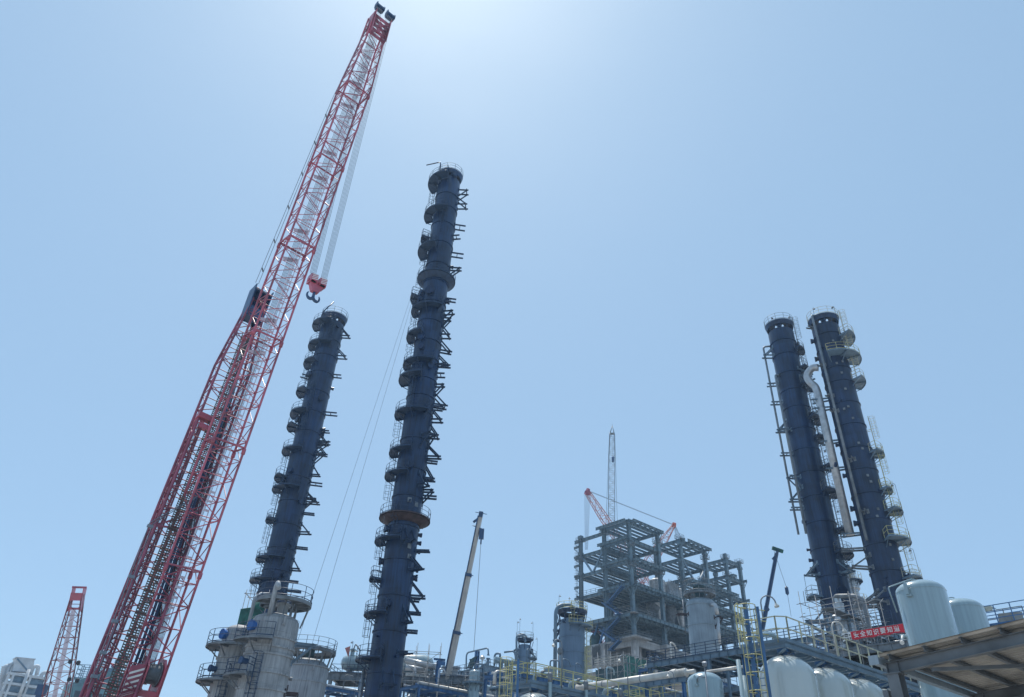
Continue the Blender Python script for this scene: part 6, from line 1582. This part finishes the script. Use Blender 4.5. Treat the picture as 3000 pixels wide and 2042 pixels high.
# steel bits standing by the feet of the pair
mb = MB(); a, b, c = site(*z2_(1050, 690), 90), site(*z2_(1260, 690), 92), site(*z2_(1250, 820), 92); mb.ib((0, 0, 0), b-a, .35, .35); mb.ib(V((0, 0, 0)), c-a, .25, .25); mb.ib(b-a, c-a, .25, .25)
single('steel_bracket', mb, M['bluegrey'], 'blue triangular steel bracket jutting left from the foot of the right-hand columns', 'bracket', tuple(a))
sp_ = Thing('small_platform', 'little railed landing with a lamp left of the right-hand columns\' feet', 'platform', C.o[:2], C.rz); platform(sp_, RC, zaxis(C, 1655+95), 180, 222, 1.6, dm=M['bluegrey'], rm=M['gsteel'])
lamp_mast(sp_, pol(190, RC+1.4, zaxis(C, 1750)), 3.0, M['bluegrey'], .3)
cr = Thing('slim_tower', 'pale orange-banded column peeping between the two right-hand columns', 'column', site(*z2_(1565, 200), 118)[:2], -azof(*z2_(1565, 200)))
zt = site(*z2_(1580, 110), 118).z; mb = MB(); mb.lathe([(1.0, 0), (1.0, zt-2.6), (1.25, zt-2.5), (1.25, zt-1.6), (.9, zt-1.4), (.9, zt)], 24); cr.part('shell', mb, M['clad'])
platform(cr, 1.0, zt-1.3, -80, 80, .8, rm=M['cream']); platform(cr, 1.0, zt-4.6, -80, 80, .9, rm=M['yellow'], dm=M['orange'])

# ---- far left plant buildings
z10 = zm(0, 1650, 4.037)
bo = site(*z10(105, 1285), 250); BL = Thing('plant_building', 'white concrete frame plant building with blue-grey windows, bottom left corner', 'building', bo[:2], GR)
zt = bo.z; W_ = BL.PY(*z10(560, 1340), 0).x; fh = (zt-BL.PY(*z10(92, 1402), 0).z)
mb = MB(); nf = int(zt/fh)
for k in range(nf+1): z = zt-k*fh; mb.box((W_/2, 4, z-.3), W_+.2, 8.4, .6)
for x in (.0, W_*.12, W_*.46, W_*.56, W_*.97): mb.box((x+.25, 0, (zt-.6)/2), .55, .55, zt-.6)
for y in (2.6, 5.4, 8): mb.box((.1, y, (zt-.6)/2), .5, .5, zt-.6)
BL.part('frame', mb, M['pwhite'])
for k in range(5):
    for (xa, xb_) in ((W_*.15, W_*.45), (W_*.60, W_*.95)):
        z = zt-.6-k*fh; mb = MB(); mb.box(((xa+xb_)/2, .3, z-(fh-.6)*.5), xb_-xa, .12, (fh-.6)*.8); BL.part('window', mb, M['bluegrey'])
mb = MB(); mb.box((W_/2+.2, 4.3, zt/2-1), W_-.6, 7.6, zt-2); BL.part('wall', mb, M['pwhite'])
mb = MB(); a, b = BL.PY(*z10(150, 1275), 1), BL.PY(*z10(385, 1290), 1); t1_, t2_ = BL.PY(*z10(195, 1120), 1), BL.PY(*z10(410, 1140), 1)
mb.poly([a, b, t2_, t1_], 4, (0, 1, 0)); mb.poly([t1_+V((-.2, -.1, 0)), t2_+V((.2, -.1, 0)), t2_+V((.2, -.1, .25)), t1_+V((-.2, -.1, .25))], 4.3, (0, 1, 0)); BL.part('penthouse', mb, M['pwhite'])
mb = MB(); mb.bar(BL.PY(*z10(205, 1130), .85), BL.PY(*z10(335, 1280), .85), .35, .12, up=V((0, 1, 0))); BL.part('penthouse_stripe', mb, M['bluegrey'])
mb = MB(); mb.tube([BL.PY(*z10(225, 1580), -.8), BL.PY(*z10(345, 1255), -.8)], .42, 12); BL.part('conveyor_tube', mb, M['pwhite'])
for (p, q, r_) in (((55, 1225), (5, 1450), .75), ((120, 1195), (85, 1290), .6)):
    mb = MB(); a, b = BL.PY(*z10(*p), 3), BL.PY(*z10(*q), 3); e = BL.PY(*z10(p[0]+50, p[1]-8), 3)
    mb.pipe([V((b.x-1, b.y, 0)), b, a, e], r_*.8, 14, bend=1.6)
    for k in range(9): c = a+(b-a)*k/9; mb.lathe([(r_*.8, -.1), (r_*1.0, -.1), (r_*1.0, .1), (r_*.8, .1)], 14, c, axis=(b-a))
    BL.part('duct', mb, M['pwhite'])
for (x, y) in ((395, 1225), (500, 1300)):
    mb = MB(); c = BL.PY(*z10(x, y), 2); mb.pipe([c-UP*3, c, c+V((1.2, 0, .4)), c+V((1.5, 0, -2))], .5, 14, bend=.8); BL.part('roof_duct', mb, M['pwhite'])
po = site(*z10(1020, 1395), 215); PV = Thing('railed_silo', 'pale silo with a railed landing, left of the red crane\'s foot', 'silo', po[:2], 0)
z = po.z; mb = MB(); mb.lathe([(3.6, 0), (3.6, z-5), (2.3, z-3.2), (2.5, z-3), (2.5, z-2.4), (1.6, z-1.6), (1.4, z-.4), (2.0, z), (2.0, z+.1)], 28, (1.6, 2, 0)); PV.part('shell', mb, M['boomw'])
mb = MB(); mb.box((.3, .5, z+.2), 5.6, 3.6, .35); PV.part('landing', mb, M['teal']); mb = MB(); railing(mb, [(-2.4, -1.2, z+.4), (2.9, -1.2, z+.4), (2.9, 2.2, z+.4), (-2.4, 2.2, z+.4)], 3.0, 1.5, .06, .2, rails=(1, .66, .33), closed=True); PV.part('railing', mb, M['bluegrey'])
mb = MB()
for k in range(6): mb.box((3.6+k*.55, 1.5, z+1+k*.95), 1.8, 1.6, .8)
mb.ib((4.2, 1.6, 0), (6.4, 1.6, z+7), .6, .6); PV.part('stair_tower', mb, M['bluegrey'])
to_ = site(*z10(830, 1500), 200); TB = Thing('clad_building', 'teal-clad plant building with a dark stair, left of the red crane\'s foot', 'building', to_[:2], GR)
zt = to_.z+1.5; mb = MB(); mb.box((5, 3, zt/2), 10, 8, zt); TB.part('wall', mb, M['teal'])
mb = MB(); mb.poly([(0, -1.2, zt), (5, -1.2, zt+3.2), (10, -1.2, zt+3), (10, -1.2, zt)], 8, (0, 1, 0)); TB.part('roof', mb, M['teal'])
for k in range(4): mb = MB(); mb.box((1.4+k*2.3, -1.03, zt-2.2), 1.1, .08, 1.3); TB.part('window', mb, M['glass'])
mb = MB()
for k in range(3): mb.bar((7+k*.2, -1.5, zt-6+k*3), (9.5, -1.5, zt-4.2+k*3), .3, .3)
railing(mb, [(-.5, -2, zt-1), (9, -2, zt+1)], 1.1, 1.5, .05, .1); TB.part('stair', mb, M['bluegrey'])

# ================================================================== pipe racks filling the plant behind the walkways
def rack(label, px, D, x0, x1, wdt, levels, seed, mats, rail=None, post=6.0, hgt=None):
    rn = random.Random(seed); o = site(*px, D); T = Thing('pipe_rack', label, 'pipe rack', o[:2], GR); z = o.z
    for lv in range(levels):
        zz = z-lv*2.6; mb = MB()
        for y in (0, wdt): mb.ib((x0, y, zz-.2), (x1, y, zz-.2), .22, .38)
        k = x0
        while k <= x1: mb.ib((k, 0, zz-.22), (k, wdt, zz-.22), .18, .32); k += 3.0
        T.part('rack_level', mb, M['blue'] if lv % 2 == 0 else M['gsteel'])
        y = .25
        while y < wdt-.2:
            r_ = rn.choice((.06, .09, .13, .2)); m_ = M[rn.choice(mats)]; a = x0+rn.uniform(-.5, 2.5); b = x1-rn.uniform(-.5, 4); h = zz+r_+.01; pts = [(a, y, h), (b, y, h)]
            c = rn.random()
            if c < .35: pts = [(a, y, h-rn.uniform(1, 2)), (a, y, h+.0), (b, y, h)]
            elif c < .6: pts = [(a, y, h), (b, y, h), (b, y, h+rn.uniform(.6, 1.5)), (b+.9, y, h+1.2)]
            elif c < .75:
                mdl = (a+b)/2; pts = [(a, y, h), (mdl, y, h), (mdl, y, h+.9), (mdl+1.6, y, h+.9), (mdl+1.6, y, h), (b, y, h)]
            mb = MB(); mb.pipe(pts, r_, 10, bend=r_*3); T.part('pipe_run', mb, m_); y += r_*2+rn.uniform(.12, .5)
    k = x0+.2
    while k < x1:
        for y in (0, wdt): mb = MB(); mb.ib((k, y, 0), (k, y, z-.4), .26, .26, up=V((0, 1, 0))); T.part('leg', mb, M['blue'])
        mb = MB(); mb.bar((k, -.02, z-2.9), (min(k+post, x1), -.02, z-5.1), .12); T.part('brace', mb, M['bluegrey']); k += post
    if rail: mb = MB(); railing(mb, [(x0, -.12, z-.02), (x1, -.12, z-.02)], 1.1, 1.5, .028, .1); T.part('railing', mb, M[rail])
    for j in range(rn.randint(2, 4)):
        x = rn.uniform(x0+1, x1-1); h = rn.uniform(1.4, 3.4); mb = MB(); r_ = rn.choice((.07, .1, .14)); mb.pipe([(x, .5, z-1), (x, .5, z+h), (x+rn.uniform(.6, 1.3), .5, z+h), (x+1.3, .5, z+h-.7)], r_, 10, bend=.35); T.part('riser_pipe', mb, M[rn.choice(mats)])
    return T
rack('blue pipe rack with mixed pipes between the tallest column foot and the yellow caged ladder', (1225, 2004), 97, 0, 26, 4.0, 3, 41, ('bluegrey', 'clad', 'cladw', 'tank', 'blue'), 'gsteel')
rack('blue pipe rack crowded with pipes behind the bottom centre walkway, under the stout blue column', (1560, 1978), 84, -3, 20, 4.5, 3, 42, ('bluegrey', 'clad', 'tank', 'blue', 'cladw'), 'yellow')
rack('low blue pipe rack left of the tallest column foot, beneath the drum deck', (930, 2006), 100, 0, 15, 3.5, 3, 43, ('bluegrey', 'gsteel', 'clad'), None)
rack('pipe rack with bundled pipes below the pale grey column, behind the long deck', (1935, 1950), 96, 0, 16, 3.5, 3, 44, ('bluegrey', 'clad', 'cladw'), 'gsteel')
for i, (px, D, R_, lb, mt) in enumerate((((1392, 1962), 100, .7, 'small pale vessel standing among pipes right of the cream boom foot', 'tank'), ((1612, 1952), 98, .75, 'small grey vessel behind the yellow rail, left of the green netted scaffolding', 'colgrey'), ((1470, 1975), 92, .55, 'narrow blue-grey vessel in the pipework below the small slim column', 'colblue'), ((1905, 1942), 100, .8, 'short grey vessel tucked beside the green netted scaffolding', 'vess2'))):
    W = vessel('process_vessel', lb, 'vessel', px, D, R_, None, M[mt], [], .5)
    mb = MB(); zt = W.zt; mb.pipe([(0, 0, zt-.1), (0, 0, zt+.7), (R_+.4, 0, zt+.7), (R_+.4, 0, zt-4)], .1, 10, bend=.3); W.part('overhead_pipe', mb, M['bluegrey'])
    platform(W, R_, zt-1.6, 150, 330, .8, dm=M['bluegrey'], rm=M['yellow' if i % 2 else 'gsteel'])

# ------------------------------------------------------------------ air
hz = MB(); hz.box((0, 230, 62), 640, 560, 126)
hm = bpy.data.materials.new('haze_air'); hm.use_nodes = True; t = hm.node_tree
t.nodes.remove(t.nodes['Principled BSDF'])
pv = t.nodes.new('ShaderNodeVolumePrincipled'); pv.inputs['Color'].default_value = (.45, .66, .90, 1)
pv.inputs['Density'].default_value = .00027; pv.inputs['Anisotropy'].default_value = .3
t.links.new(pv.outputs[0], t.nodes['Material Output'].inputs['Volume'])
ho = build('haze', hz, hm); ho['kind'] = 'stuff'
import bmesh
bm = bmesh.new(); bm.from_mesh(ho.data); bmesh.ops.recalc_face_normals(bm, faces=bm.faces); bm.to_mesh(ho.data); bm.free()
